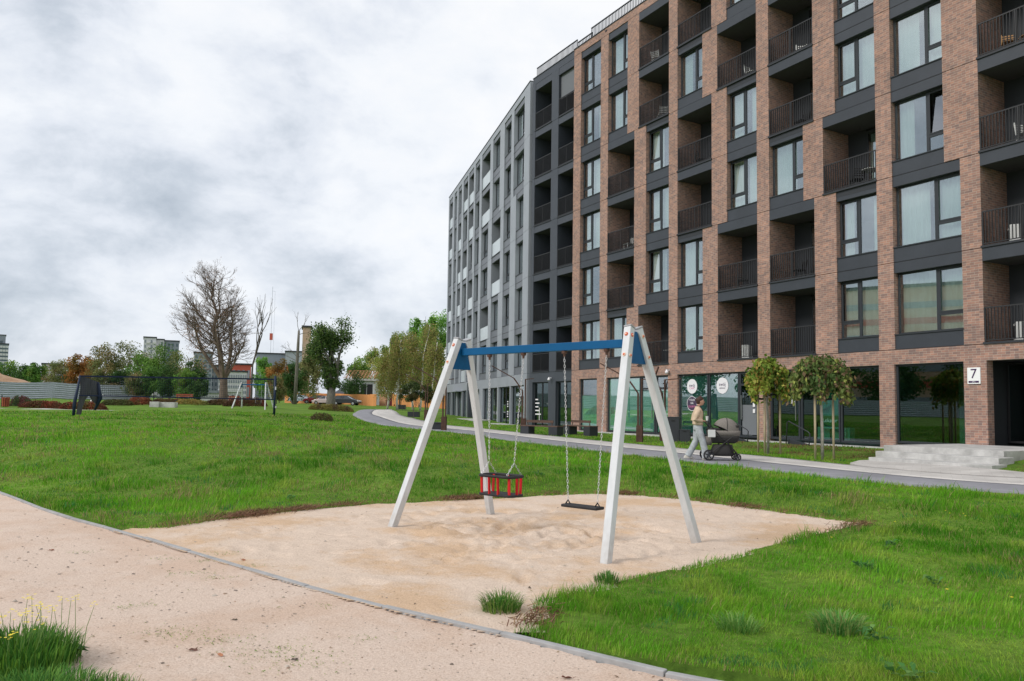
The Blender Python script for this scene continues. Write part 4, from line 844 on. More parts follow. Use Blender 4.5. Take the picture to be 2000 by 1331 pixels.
# ---------------------------------------------------------------- landing and steps
st=MB(); 
def lslab(s0,s1,o0,o1,z0,z1):
    P=[fac(s0,o0,0),fac(s1,o0,0),fac(s1,o1,0),fac(s0,o1,0)]; st.prism([(p.x,p.y) for p in P],z0,z1)
lslab(28.62,32.0,.003,3.7,-1.6,-.90); lslab(28.85,32.25,3.701,4.4,-1.6,-1.052); lslab(29.1,32.45,4.401,5.05,-1.6,-1.20)
o=st.build('steps',M_conclight,bevel=.008); tag(o,'pale concrete steps and landing in front of the dark entrance','steps')
# ---------------------------------------------------------------- things on balconies
def gl(s,out,z): return fac(s,out,z)
M_acw=mat('appliance_white',(.72,.73,.72),.5)
def aircon(s,f,lab):
    root=empty('air_conditioner',fac(s,-.8,Lz(f)+.032),BLD_ROT-1.0,lab,'air conditioner','air conditioners on the balconies')
    m=MB(); m.box(-.4,.4,-.15,.15,.06,.62); m.build('casing',M_acw,root,bevel=.015); g=disc('fan_grille',.2,.02,M_black,root,y=-.151); g.location=(-.1,0,.34)
    m=MB(); 
    for xx in (-.3,.3): m.box(xx-.03,xx+.03,-.15,.15,0,.058)
    m.build('feet',M_black,root)
aircon(30.15,1,'white air conditioner on the lowest balcony at the right edge'); aircon(30.05,2,'white air conditioner on the second balcony up at the right edge')
aircon(19.05,1,'white air conditioner on the lowest balcony left of the two trees')
def chair(s,out,f,m_,lab,rz=0,slat=False):
    root=empty('chair',fac(s,out,Lz(f)+.032),BLD_ROT+rz,lab,'chair','chairs on the balconies'); 
    for a in (-.2,.2):
        for b in (-.2,.2):
            q=MB(); q.bar((a,b,0),(a*.9,b*.9,.43),.03); q.build('leg',m_,root)
    q=MB(); q.box(-.22,.22,-.22,.22,.431,.455); q.build('seat',m_,root,bevel=.01); q=MB(); q.bar((-.2,.2,.456),(-.2,.27,.85),.03); q.bar((.2,.2,.456),(.2,.27,.85),.03)
    for k in range(4): q.box(-.19,.19,.222+.015*k,.236+.015*k,.52+.08*k,.56+.08*k)
    q.build('backrest',m_,root)
M_wood2=mat('chair_wood',(.45,.26,.12),.6)
chair(30.1,-.75,4,M_wood2,'left light wooden chair on the topmost visible right balcony',.6); chair(30.75,-.7,4,M_wood2,'right light wooden chair on the topmost visible right balcony',-.5)
chair(30.5,-.8,3,M_acw,'white chair on the balcony two above the lowest at the right edge',1.2)
chair(19.3,-.9,4,M_acw,'never shown',0) if False else None
chair(22.0,-.9,5,M_acw,'white chair on the high brick balcony over the window with dark open sash',.8)
def table(s,out,f,lab,m_=M_acw):
    root=empty('table',fac(s,out,Lz(f)+.032),BLD_ROT,lab,'table','tables on the balconies'); q=MB(); q.tube([(0,0,.70),(0,0,.72)],.35,18); q.build('tabletop',m_,root); q=MB(); q.tube([(0,0,.02),(0,0,.699)],.025,8); q.build('stem',M_black,root); q=MB(); q.tube([(0,0,0),(0,0,.019)],.2,14); q.build('foot',M_black,root)
for (s_,f_,m_,lab) in [(18.9,2,M_black,'dark chair on the balcony above the white air conditioner'),(22.1,4,M_black,'dark chair on the brick balcony directly below the high white chair'),(13.6,5,M_acw,'white chair on the upper balcony left of the tall window column'),(13.2,6,M_acw,'white chair on the topmost balcony near the roof railing'),(16.4,4,M_black,'dark chair on the balcony right of the window with a tilted sash'),(24.6,3,M_black,'dark chair beside the pale round table on the wide balcony'),(21.9,2,M_black,'dark chair on the balcony two above the lowest, left of the tall pier'),(11.0,3,M_acw,'white chair on the middle balcony of the second column'),(19.5,5,M_acw,'white chair on the upper balcony in the middle of the brick front')]: chair(s_,-.7,f_,m_,lab,s_*1.7)
table(25.1,-.85,3,'pale round table on the wide balcony beside the tall brick pier'); table(14.0,-.9,1,'pale round table on the balcony behind the swing frame'); table(30.9,-.95,2,'dark round table on the second balcony up at the right edge',M_black)
# ================================================================ swing set in the foreground
M_legw=mat('swing_leg_paint',(.60,.63,.66),.5,var=.06,vscale=5,bump=.08,bscale=60,stretch=(3,3,.5)); _t=M_legw.node_tree; _b=_t.nodes['Principled BSDF']; _src=_b.inputs['Base Color'].links[0].from_socket
_tc=_t.nodes.new('ShaderNodeTexCoord'); _sp=_t.nodes.new('ShaderNodeSeparateXYZ'); _t.links.new(_tc.outputs['Object'],_sp.inputs[0]); _n=_t.nodes.new('ShaderNodeTexNoise'); _n.inputs['Scale'].default_value=14; _n.inputs['Detail'].default_value=8; _t.links.new(_tc.outputs['Object'],_n.inputs[0])
_mr=_t.nodes.new('ShaderNodeMapRange'); _mr.inputs[1].default_value=.0; _mr.inputs[2].default_value=.45; _mr.inputs[3].default_value=.75; _mr.inputs[4].default_value=.12; _t.links.new(_sp.outputs[2],_mr.inputs[0]); _mu=_t.nodes.new('ShaderNodeMath'); _mu.operation='MULTIPLY'; _t.links.new(_mr.outputs[0],_mu.inputs[0]); _t.links.new(_n.outputs[0],_mu.inputs[1])
_mx=_t.nodes.new('ShaderNodeMix'); _mx.data_type='RGBA'; _t.links.new(_mu.outputs[0],_mx.inputs[0]); _t.links.new(_src,_mx.inputs[6]); _mx.inputs[7].default_value=(.30,.24,.18,1); _t.links.new(_mx.outputs[2],_b.inputs['Base Color'])
M_blue=mat('swing_blue',(.003,.085,.22),.5,spec=.2,var=.06,vscale=3)
M_cap=mat('cap_grey',(.33,.34,.36),.5); M_bolt=mat('bolt_cap_red',(.62,.10,.04),.45); M_boltrim=mat('bolt_rim',(.75,.55,.42),.5); M_chain=mat('galvanised_chain',(.62,.63,.65),.4,.6); M_hang=mat('hanger_rust',(.12,.07,.055),.6,.3)
M_rubber=mat('black_rubber',(.022,.022,.025),.6,var=.2,vscale=20); M_red=mat('swing_red',(.52,.015,.02),.4)
TH=.7333; EX=Vector((math.cos(TH),-math.sin(TH),0)); NX=Vector((math.sin(TH),math.cos(TH),0))
def frameset(name,origin,rz,a,at,b,bt,H,label,chains=True,seg='full'):
    root=empty(name,origin,rz,label,'swing set')
    for sx in (-1,1):
        for sy in (-1,1):
            foot=Vector((sx*a/2,sy*b/2,-.12)); top=Vector((sx*at/2,sy*bt,H)); m=MB(); m.bar(foot,top,.095,.095,up=(1,0,0)); m.build('leg',M_legw,root,bevel=.008)
            d=(top-foot).normalized(); m=MB(); m.bar(top,top+d*.022,.103,.103,up=(1,0,0)); m.build('leg_cap',M_cap,root,bevel=.006)
            for k,t in enumerate((.10,.36)):
                c=top-d*t; n=Vector((sx,0,0)); n=(n-d*n.dot(d)).normalized(); 
                for dirn,off in ((Vector((0,sy,0)),0),(n,0)):
                    nn_=(dirn-d*dirn.dot(d)).normalized(); m=MB(); m.tube([c+nn_*.046,c+nn_*.058],[.024,.021],12); m.mi=1; m.tube([c+nn_*.056,c+nn_*.066],[.013,.009],10)
                    m.build('bolt',[M_boltrim,M_bolt] if k or sy>0 else [M_bolt,M_boltrim],root,smooth=False)
        # gusset plate between the two legs
        x=sx*at/2; P=[(-bt+.03,H-.03),(bt-.03,H-.03)]; k=(b/2-bt)/(H+.12); lo=.42
        w0=bt-.048; w1=bt+k*lo*.98-.045; m=MB(); xo=x+sx*.0
        m.add([(xo-.03,-w0,H-.04),(xo-.03,w0,H-.04),(xo-.03+sx*.03,w1,H-lo),(xo-.03+sx*.03,-w1,H-lo),(xo+.03,-w0,H-.04),(xo+.03,w0,H-.04),(xo+.03+sx*.03,w1,H-lo),(xo+.03+sx*.03,-w1,H-lo)],[(0,1,2,3),(7,6,5,4),(0,4,5,1),(1,5,6,2),(2,6,7,3),(3,7,4,0)])
        m.build('gusset',M_blue,root)
    m=MB(); m.box(-at/2+.031,at/2-.031,-.045,.045,H-.225,H-.125); m.build('beam',M_blue,root,bevel=.006)
    return root
H_=.97+1.6
sw=frameset('swing_set',(.36,10.219,-1.6),-TH,3.509,2.888,1.992,.085,H_,'large swing frame with pale legs and a blue beam on the sand in front')
def chain(mb,a,b,pitch=.036,r=.0033,w=.0095):
    a=Vector(a);b=Vector(b); n=max(2,int(round((b-a).length/pitch))); d=(b-a)/n; u=d.normalized(); s=u.orthogonal().normalized(); t=u.cross(s)
    for i in range(n):
        c=a+d*(i+.5); q=s if i%2 else t; L_=d.length*.5+r*1.2; pts=[]
        for k in range(8):
            an=2*PI*k/8; pts.append(c+q*w*math.cos(an)+u*L_*math.sin(an))
        mb.tube(pts,r,5,closed=True)
def hanger(root,x,z):
    m=MB(); m.tube([(x,0,z-.0),(x,0,z-.035)],[.040,.034],12); m.tube([(x,0,z-.035),(x,0,z-.075)],[.018,.014],8); m.build('hanger',M_hang,root)
zb=H_-.226
flat=empty('flat_swing',(.36,10.219,-1.6),-TH,'black flat swing seat on two chains, the right one of the frame','swing seat','swing seats of the frame')
for x,xs in ((.41,.49),(1.06,.94)):
    hanger(flat,x,zb); m=MB(); chain(m,(x,0,zb-.07),(xs,0,.475)); m.build('chain',M_chain,flat)
m=MB(); sx0,sx1=.44,.985; m.box(sx0,sx1,-.085,.085,.395,.432); m.build('seat',M_rubber,flat,bevel=.012)
m=MB()
for xs in (.49,.94): m.tube([(xs-.04,0,.425),(xs,0,.478),(xs+.04,0,.425)],.009,6)
m.build('seat_bracket',M_rubber,flat)
cr_=empty('toddler_swing',(.36,10.219,-1.6),-TH,'black and red toddler cage swing seat on chains, the left one of the frame','swing seat','swing seats of the frame')
for x,xs in ((-.90,-.88),(-.28,-.42)):
    hanger(cr_,x,zb); m=MB(); kz=.88; chain(m,(x,0,zb-.07),(xs,0,kz)); 
    chain(m,(xs,0,kz),(xs,-.14,.72)); chain(m,(xs,0,kz),(xs,.14,.72)); m.build('chain',M_chain,cr_)
def rrect(cx,cy,hx,hy,r,n=5):
    pts=[]
    for (sx,sy,a0) in ((1,1,0),(-1,1,PI/2),(-1,-1,PI),(1,-1,3*PI/2)):
        for k in range(n+1): a=a0+PI/2*k/n; pts.append((cx+sx*(hx-r)+r*math.cos(a),cy+sy*(hy-r)+r*math.sin(a)))
    return pts
m=MB(); top=rrect(-.65,0,.30,.17,.12); m.tube([(p[0],p[1],.70) for p in top],.020,8,closed=True); m.build('top_ring',M_rubber,cr_,smooth=True)
m=MB(); m.prism(rrect(-.65,0,.31,.165,.10),.435,.468); m.build('seat',M_rubber,cr_,bevel=.01)
for (px,py) in ((-.90,-.12),(-.72,-.165),(-.56,-.165),(-.40,-.12),(-.90,.12),(-.65,.165),(-.40,.12),(-.365,0)):
    m=MB(); t=Vector((px,py,.70)); bt_=Vector((px,py*.92,.46)); dx_=Vector((0,.022,0)) if abs(px+.65)>.2 else Vector((.024,0,0)); m.bar(bt_,t,.038,.018,up=(0,1,0) if abs(px+.65)>.2 else (1,0,0)); m.build('red_strap',M_red,cr_,bevel=.004)
# ---------------------------------------------------------------- second swing set, far
s2=frameset('swing_set',(-22.3,68.0,gz(-22.3,68)),-.12,3.0,2.2,1.9,.07,2.25,'small distant swing frame with pale legs and dark beam behind the volleyball net')
for x in (-.55,-.05,.3,.8):
    pass
fs=empty('flat_swing',(-22.3,68.0,gz(-22.3,68)),-.12,'tiny swing seat hanging in the distant swing frame','swing seat'); m=MB(); 
for x in (.2,.7): m.tube([(x,0,2.0),(x,0,.5)],.012,4)
m.build('chain',M_chain,fs); m=MB(); m.box(.15,.75,-.09,.09,.46,.5); m.build('seat',M_rubber,fs)
# ---------------------------------------------------------------- volleyball net
M_net=mat('net_navy',(.012,.02,.055),.8); M_netpole=mat('net_pole_navy',(.012,.025,.06),.5)
A=Vector((-24.5,44,gz(-24.5,44))); B=Vector((-14.45,48,gz(-14.45,48))); C_=Vector((-25.6,47.6,gz(-25.6,47.6)))
net=empty('volleyball_net',A,0,'navy volleyball net with tall padded posts on the lawn','net')
def rel(p): return p-A
m=MB(); m.tube([rel(A)+Vector((.05,0,-.1)),rel(A)+Vector((.08,0,.75)),rel(A)+Vector((.32,0,2.3))],[.07,.1,.05],8); m.build('post',M_netpole,net,smooth=True)
m=MB(); m.tube([rel(B)+Vector((0,0,-.1)),rel(B)+Vector((0,0,2.45))],.075,8); m.build('post',M_netpole,net,smooth=True)
m=MB(); m.tube([rel(B)+Vector((.1,-.02,.5)),rel(B)+Vector((.1,-.02,.62))],.05,6); m.tube([rel(B)+Vector((.07,-.08,1.6)),rel(B)+Vector((.07,-.08,1.8))],.04,6); m.build('winch',M_white,net)
a=rel(A)+Vector((.3,0,0)); b=rel(B)
m=MB(); m.bar(a+Vector((0,0,2.25)),b+Vector((0,0,2.25)),.02,.09); m.build('top_tape',M_net,net); m=MB(); m.bar(a+Vector((0,0,1.17)),b+Vector((0,0,1.02)),.02,.07); m.build('bottom_tape',M_net,net)
m=MB(); n=100
for i in range(n+1):
    p=a.lerp(b,i/n); m.bar(p+Vector((0,0,1.17-.15*i/n)),p+Vector((0,0,2.22)),.007)
for k in range(1,10): z0_=1.17+.108*k; m.bar(a+Vector((0,0,z0_)),b+Vector((0,0,z0_-.15*(1-k/10))),.007)
m.build('mesh',M_net,net)
# sagging side curtain of dark fabric on the near left post
m=MB(); n=9; vs=[]
p0=rel(A)+Vector((.3,0,2.3)); q0=rel(A)+Vector((.72,1.2,1.95))
top=[p0.lerp(q0,i/n)+Vector((0,.12*math.sin(i*1.7),.0)) for i in range(n+1)]
for i,p in enumerate(top):
    bz=[.1,.1,.15,.5,.95,1.15,1.2,.9,.7,.6][i]; vs+=[p,p+Vector((0,.1*math.cos(i*2.1),-(p.z-.75)*.5)),Vector((p.x-.10,p.y+.1*math.sin(i),max(.05,bz)))]
fs_=[]
for i in range(n): fs_+=[(3*i,3*i+3,3*i+4,3*i+1),(3*i+1,3*i+4,3*i+5,3*i+2)]
m.add(vs,fs_); m.add([v+Vector((.01,.03,0)) for v in vs],fs_); m.build('hanging_cover',mat('net_cover',(.10,.10,.12),.85),net,smooth=True)
m=MB(); m.tube([q0,q0+Vector((.1,.1,-.9)),q0+Vector((-.15,.05,-1.6))],[.06,.13,.06],7); m.build('rolled_end',M_netpole,net,smooth=True)
# ---------------------------------------------------------------- lamps
def lamp(x,y,rz,s,label,h=2.2,arm=1):
    z=gz(x,y); root=empty('street_lamp',(x,y,z),rz,label,'street lamp','slanting path lamps along the footpath')
    m=MB(); m.box(-.13,.13,-.10,.10,-.1,.75*s); m.build('base',M_corten,root,bevel=.01)
    p0=Vector((-.07,0,.70*s)); k1=Vector((-.07,0,h)); k2=k1+Vector((-.45,0,.62)); k3=k2+Vector((-1.15,0,.62)) if arm==1 else k2+Vector((.25,0,.5))
    m=MB(); m.bar(p0,k1,.07); m.bar(k1,k2,.065,.06); m.bar(k2,k3,.06,.045); m.build('bent_pole',M_corten,root)
    m=MB(); m.bar((.08,0,.70*s),(.08,0,h+.55),.06); m.bar((.05,0,h+.56),(.95 if arm!=1 else .5,0,h+.60),.05,.04); m.build('upright_pole',M_corten,root)
lamp(.62,39.6,-.15,1.,'path lamp whose base stands left of the slatted bench, bent arm to the left',2.15)
lamp(5.29,32.4,-.35,.9,'path lamp seen between the legs of the right swing frame side',2.0)
p=fac(17.6,2.6,0); lamp(p.x,p.y,-.9,.9,'path lamp standing behind the person with the pram',2.0,2)
p=atz(867,835,-1.0); lamp(p.x,p.y,-.2,1.,'path lamp beside the dark bin left of the swing frame',2.1)
p=atz(832,821,-.92); lamp(p.x,p.y,-.2,1.,'path lamp farthest along the path near the planter boxes',2.1)
# ---------------------------------------------------------------- benches, bins, planters
M_plank=mat('bench_planks',(.10,.06,.045),.6,var=.3,vscale=4,stretch=(1,8,8))
def bench(x,y,rz,L_,label,z=None):
    z=gz(x,y) if z is None else z; root=empty('bench',(x,y,z),rz,label,'bench','benches along the footpath')
    for sx in (-1,1):
        m=MB(); m.box(sx*(L_/2-.28)-.26,sx*(L_/2-.28)+.26,-.24,.24,-.05,.42); m.build('block',M_anth,root,bevel=.01)
    m=MB()
    for k in range(4): m.box(-L_/2,L_/2,-.25+.128*k,-.25+.128*k+.115,.421,.47)
    m.build('seat',M_plank,root,bevel=.005)
    m=MB(); m.box(-L_/2+.05,L_/2-.6,.20,.23,.60,.72); 
    for xx in (-L_/2+.1,L_/2-.7): m.box(xx-.02,xx+.02,.231,.26,.47,.72)
    m.build('backrest',M_plank,root)
bench(1.45,37.6,-.72,2.3,'slatted bench on two dark blocks right of the leftmost near lamp'); q_=fac(11.6,2.7,0); bench(q_.x,q_.y,BLD_ROT,2.3,'dark bench in front of the frosted shop window')
def bin_(x,y,w,d,h,rz,label,name='waste_bin',cat='bin',grp=None):
    z=gz(x,y); root=empty(name,(x,y,z),rz,label,cat,grp); m=MB(); m.box(-w/2,w/2,-d/2,d/2,-.05,h-.05); m.build('body',M_anth,root,bevel=.015); m=MB(); m.box(-w/2-.012,w/2+.012,-d/2-.012,d/2+.012,h-.049,h); m.build('lid',M_anth,root,bevel=.008)
    m=MB(); m.box(-w*.15,w*.15,-d/2-.008,-d/2-.001,h*.80,h*.88); m.build('slot',M_black,root); return root
bin_(6.75,32.7,.5,.5,1.02,-.3,'tall dark grey bin to the left of the person'); bin_(7.15,32.35,.42,.4,.5,-.3,'low dark box against the tall bin',name='box',cat='box')
p=atz(856,835,-1.03); bin_(p.x,p.y,.62,.5,.42,0,'low dark box beside the lamp base left of the swing',name='box',cat='box')
M_plantsoil=mat('soil',(.05,.035,.025),.95)
def planterbox(x,y,w,h,label):
    z=gz(x,y); root=empty('planter',(x,y,z),0,label,'planter','dark planters under the young trees'); m=MB(); 
    for a,b,c,d in ((-w/2,w/2,-w/2,-w/2+.05),(-w/2,w/2,w/2-.05,w/2),(-w/2,-w/2+.05,-w/2+.05,w/2-.05),(w/2-.05,w/2,-w/2+.05,w/2-.05)): m.box(a,b,c,d,-.05,h)
    m.build('box',M_anth,root); m=MB(); m.box(-w/2+.051,w/2-.051,-w/2+.051,w/2-.051,0,h-.05); m.build('soil',M_plantsoil,root)
p=atz(783,806,-.68); planterbox(p.x,p.y,1.2,.62,'dark planter at the far end of the path, the left one'); PL1=p
p=atz(808,816,-.86); planterbox(p.x,p.y,.95,.45,'dark planter on the grass verge, the right one'); PL2=p
# concrete planter block and red benches far left, red bin, slanted board
p=atY(320,796.5,66); m=MB(); m.box(-.8,1.0,-.4,.4,-.05,.42); m.box(-.95,-.2,-.65,-.401,-.05,.45); o=m.build('concrete_block',M_conclight,bevel=.02); o.location=(p.x,p.y,gz(p.x,p.y)-.0); o.rotation_euler=(0,0,.1); tag(o,'pale concrete block seat on the lawn behind the volleyball net','block')
M_redwood=mat('red_wood',(.30,.075,.04),.7,var=.15,vscale=5)
for (u,v,Y,L_,lab) in ((358,792,78,1.7,'brick red bench left of the big bare tree behind the hedges'),(455,790,80,1.1,'brick red bench right of the big bare tree, by the distant swing')):
    p=atY(u,v,Y); root=empty('bench',(p.x,p.y,gz(p.x,p.y)),0,lab,'bench','red benches behind the hedges'); m=MB()
    for k in range(3): m.box(-L_/2,L_/2,.2,.24,.55+.15*k,.66+.15*k)
    m.build('backrest',M_redwood,root); m=MB(); m.box(-L_/2,L_/2,-.25,.2,.42,.46); m.build('seat',M_redwood,root)
    for xx in (-L_/2+.15,L_/2-.15): m=MB(); m.box(xx-.04,xx+.04,-.22,.199,0,.419); m.box(xx-.03,xx+.03,.241,.28,0,1.); m.build('leg',M_anth,root)
p=atY(10,801,60); root=empty('waste_bin',(p.x,p.y,gz(p.x,p.y)),0,'small red slatted bin at the left edge','bin'); m=MB()
for k in range(10): a=2*PI*k/10; m.bar((.22*math.cos(a),.22*math.sin(a),.05),(.26*math.cos(a),.26*math.sin(a),.75),.11,.03,up=(math.cos(a),math.sin(a),0))
m.build('slats',M_redwood,root); m=MB(); m.tube([(0,0,.04),(0,0,.7)],.19,10); m.build('liner',M_black,root); m=MB(); m.bar((-.3,0,0),(-.3,0,.95),.05); m.build('post',M_anth,root)
p=atY(183,785,66); root=empty('tilted_board',(p.x,p.y,gz(p.x,p.y)),0,'white tilted board on the lawn behind the net post','board'); m=MB(); m.add([(-.45,-.1,.25),(.25,-.1,.25),(.6,.35,.95),(0,.35,.95),(-.45,-.07,.22),(.25,-.07,.22),(.6,.38,.92),(0,.38,.92)],[(0,1,2,3),(7,6,5,4),(0,4,5,1),(1,5,6,2),(2,6,7,3),(3,7,4,0)]); m.build('board',M_white,root); m=MB(); m.bar((-.2,.0,-.05),(-.2,0,.28),.06); m.bar((.35,.25,-.05),(.35,.25,.6),.06); m.build('leg',M_anth,root)
# kick scooter parked on the path
def scooter(x,y,label):
    root=empty('kick_scooter',(x,y,gz(x,y)+.05),.5,label,'scooter'); m=MB(); m.box(-.35,.35,-.07,.07,.10,.14); m.build('deck',M_black,root); m=MB(); m.tube([(.38,0,.12),(.30,0,1.05)],.03,6); m.tube([(.30,-.22,1.05),(.30,.22,1.05)],.02,6); m.build('stem',M_black,root)
    for xx in (-.42,.42): m=MB(); m.tube([(xx,-.03,.11),(xx,.03,.11)],.11,14); m.build('wheel',M_rubber,root)
p=atz(765,803.5,-.62); scooter(p.x,p.y,'dark kick scooter parked on the far end of the path')
# wheel rails / ramps by the shop doors
def ramp(s,label):
    root=empty('door_ramp',fac(s,0.35,-1.15),BLD_ROT,label,'ramp','ramps with hoop rails at the shop doors'); m=MB(); m.add([(-.55,-.2,-.1),(.6,-.2,-.1),(.6,.0,-.1),(-.55,0,-.1),(-.55,-.2,.16),(-.55,0,.16),(.6,-.2,-.08),(.6,0,-.08)],[(0,1,2,3),(4,6,7,5),(0,4,5,3),(0,1,6,4),(3,5,7,2),(1,2,7,6)]); m.build('ramp',M_anth,root)
    m=MB(); m.tube([(-.5,-.35,-.15),(-.42,-.35,.78),(-.36,-.35,.83),(.55,-.35,.45),(.62,-.35,.38),(.55,-.35,-.2)],.022,8); m.build('hoop_rail',M_anth,root,smooth=True)
ramp(19.9,'ramp with a hoop rail by the grey shop door'); ramp(22.9,'ramp with a hoop rail between the two round trees')
# ---------------------------------------------------------------- pram
M_pram=mat('pram_fabric',(.20,.18,.165),.9,var=.25,vscale=60,bump=.1,bscale=90); M_pram2=mat('pram_dark',(.035,.033,.033),.8); M_tube=mat('pram_frame',(.02,.02,.022),.4)
PY=21.35; pz=gz(5.4,PY)+.055
PR=atY(1407,900,PY); heading=-.06
pram=empty('pram',(PR.x,PR.y,gz(PR.x,PR.y)+.055),heading,'grey carrycot pram with black frame and large wheels pushed along the path','pram')
def wheel(x,y,r,w,spokes=5):
    m=MB(); pts=[(x+(r-.02)*math.cos(2*PI*k/24),y,r+(r-.02)*math.sin(2*PI*k/24)) for k in range(24)]; m.tube(pts,w/2,8,closed=True); o=m.build('wheel',M_rubber,pram,smooth=True)
    m=MB(); m.tube([(x,y-.03,r),(x,y+.03,r)],r*.28,12)
    for k in range(spokes): a=2*PI*k/spokes+.3; m.bar((x,y,r),(x+(r-.03)*math.cos(a),y,r+(r-.03)*math.sin(a)),.03,.02,up=(0,1,0))
    m.build('rim',M_anth,o)
wheel(-.36,-.28,.145,.045); wheel(-.36,.28,.145,.045); wheel(.42,-.2,.095,.04); wheel(.05,-.34,.09,.05) if False else wheel(.42,.2,.095,.04)
m=MB()
for sy in (-1,1):
    y=.25*sy; m.tube([(-.36,y,.145),(.22,y,.60),(.30,y,.66)],.014,6); m.tube([(.42,.2*sy,.12),(.30,y,.30),(-.02,y,.62)],.016,6); m.tube([(.42,.2*sy,.17),(.12,y,.52)],.012,6); m.tube([(.02,y,.55),(-.22,y,.84),(-.36,y,1.01)],.015,6)
m.tube([(-.36,-.25,1.01),(-.41,-.2,1.04),(-.41,.2,1.04),(-.36,.25,1.01)],.02,8); m.tube([(-.36,-.28,.145),(-.36,.28,.145)],.012,6); m.build('chassis',M_tube,pram)
def ell(cx,cz,hx,hy,z,n=24,yc=0,p=2.6):
    r=[]
    for k in range(n):
        a=2*PI*k/n; c,s=math.cos(a),math.sin(a); r.append((cx+hx*math.copysign(abs(c)**(2/p),c),yc+hy*math.copysign(abs(s)**(2/p),s),z))
    return r
m=MB(); m.loft([ell(.08,0,.30,.16,.46),ell(.08,0,.38,.19,.50),ell(.08,0,.42,.205,.60),ell(.08,0,.43,.21,.655)]); m.build('base_shell',M_pram2,pram,smooth=True)
m=MB(); m.loft([ell(.08,0,.425,.208,.656),ell(.08,0,.45,.22,.74),ell(.08,0,.455,.225,.80)]); m.build('carrycot',M_pram,pram,smooth=True)
# canopy: quarter dome over the right hand end
m=MB(); vs=[]; nu,nv=14,16
for i in range(nu+1):
    a=PI*.86*i/nu-.02
    for j in range(nv+1):
        b=PI*j/nv; rx=.36; vs.append((.14+rx*math.cos(a)*math.sin(b)*.98,-.225*math.cos(b),.80+.34*math.sin(a)*math.sin(b)**.75))
fs_=[(i*(nv+1)+j,i*(nv+1)+j+1,(i+1)*(nv+1)+j+1,(i+1)*(nv+1)+j) for i in range(nu) for j in range(nv)]
m.add(vs,fs_); m.build('canopy',M_pram,pram,smooth=True)
m=MB(); i=8; m.tube([vs[i*(nv+1)+j] for j in range(nv+1)],.009,6); m.tube([vs[j+14*(nv+1)] for j in range(nv+1)],.010,6); m.build('canopy_hoop',M_pram2,pram)
m=MB(); m.ball((.42,-.12,.92),.07,.04,.035); m.build('vent_window',M_pram2,pram,smooth=True)
m=MB(); m.loft([ell(-.17,0,.20,.20,.801),ell(-.17,0,.21,.21,.84),ell(-.15,0,.16,.17,.87)]); m.build('cot_cover',M_pram2,pram,smooth=True)
m=MB(); m.loft([ell(.06,0,.26,.20,.12),ell(.04,0,.32,.23,.18),ell(.06,0,.25,.23,.42)]); m.build('basket',M_pram2,pram,smooth=True)
m=MB(); m.box(-.38,-.18,-.275,-.255,.62,.82); m.build('white_bag',M_white,pram,bevel=.02); m=MB(); m.loft([ell(-.40,0,.15,.1,.40,yc=-.02),ell(-.38,0,.18,.12,.52,yc=-.02),ell(-.36,0,.16,.12,.64,yc=-.02)]); m.build('hanging_bag',M_pram,pram,smooth=True)
# ---------------------------------------------------------------- person pushing the pram
M_skin=mat('skin',(.50,.28,.20),.55,spec=.35); M_jacket=mat('jacket_beige',(.60,.45,.33),.85,var=.12,vscale=8,bump=.2,bscale=12); M_top=mat('dark_top',(.03,.02,.022),.9); M_jeans=mat('jeans_pale',(.40,.42,.45),.9,var=.2,vscale=9,bump=.15,bscale=18); M_hair=mat('hair_brown',(.055,.025,.018),.6,var=.3,vscale=40); M_shoe=mat('shoe_pale',(.55,.52,.48),.7)
px_=PR.x-.60; PP=Vector((px_,PR.y+.02,0)); person=empty('person',(PP.x,PP.y,gz(PP.x,PP.y)+.055),heading,'person in a beige jacket and pale wide jeans pushing a pram, cup in one hand','person')
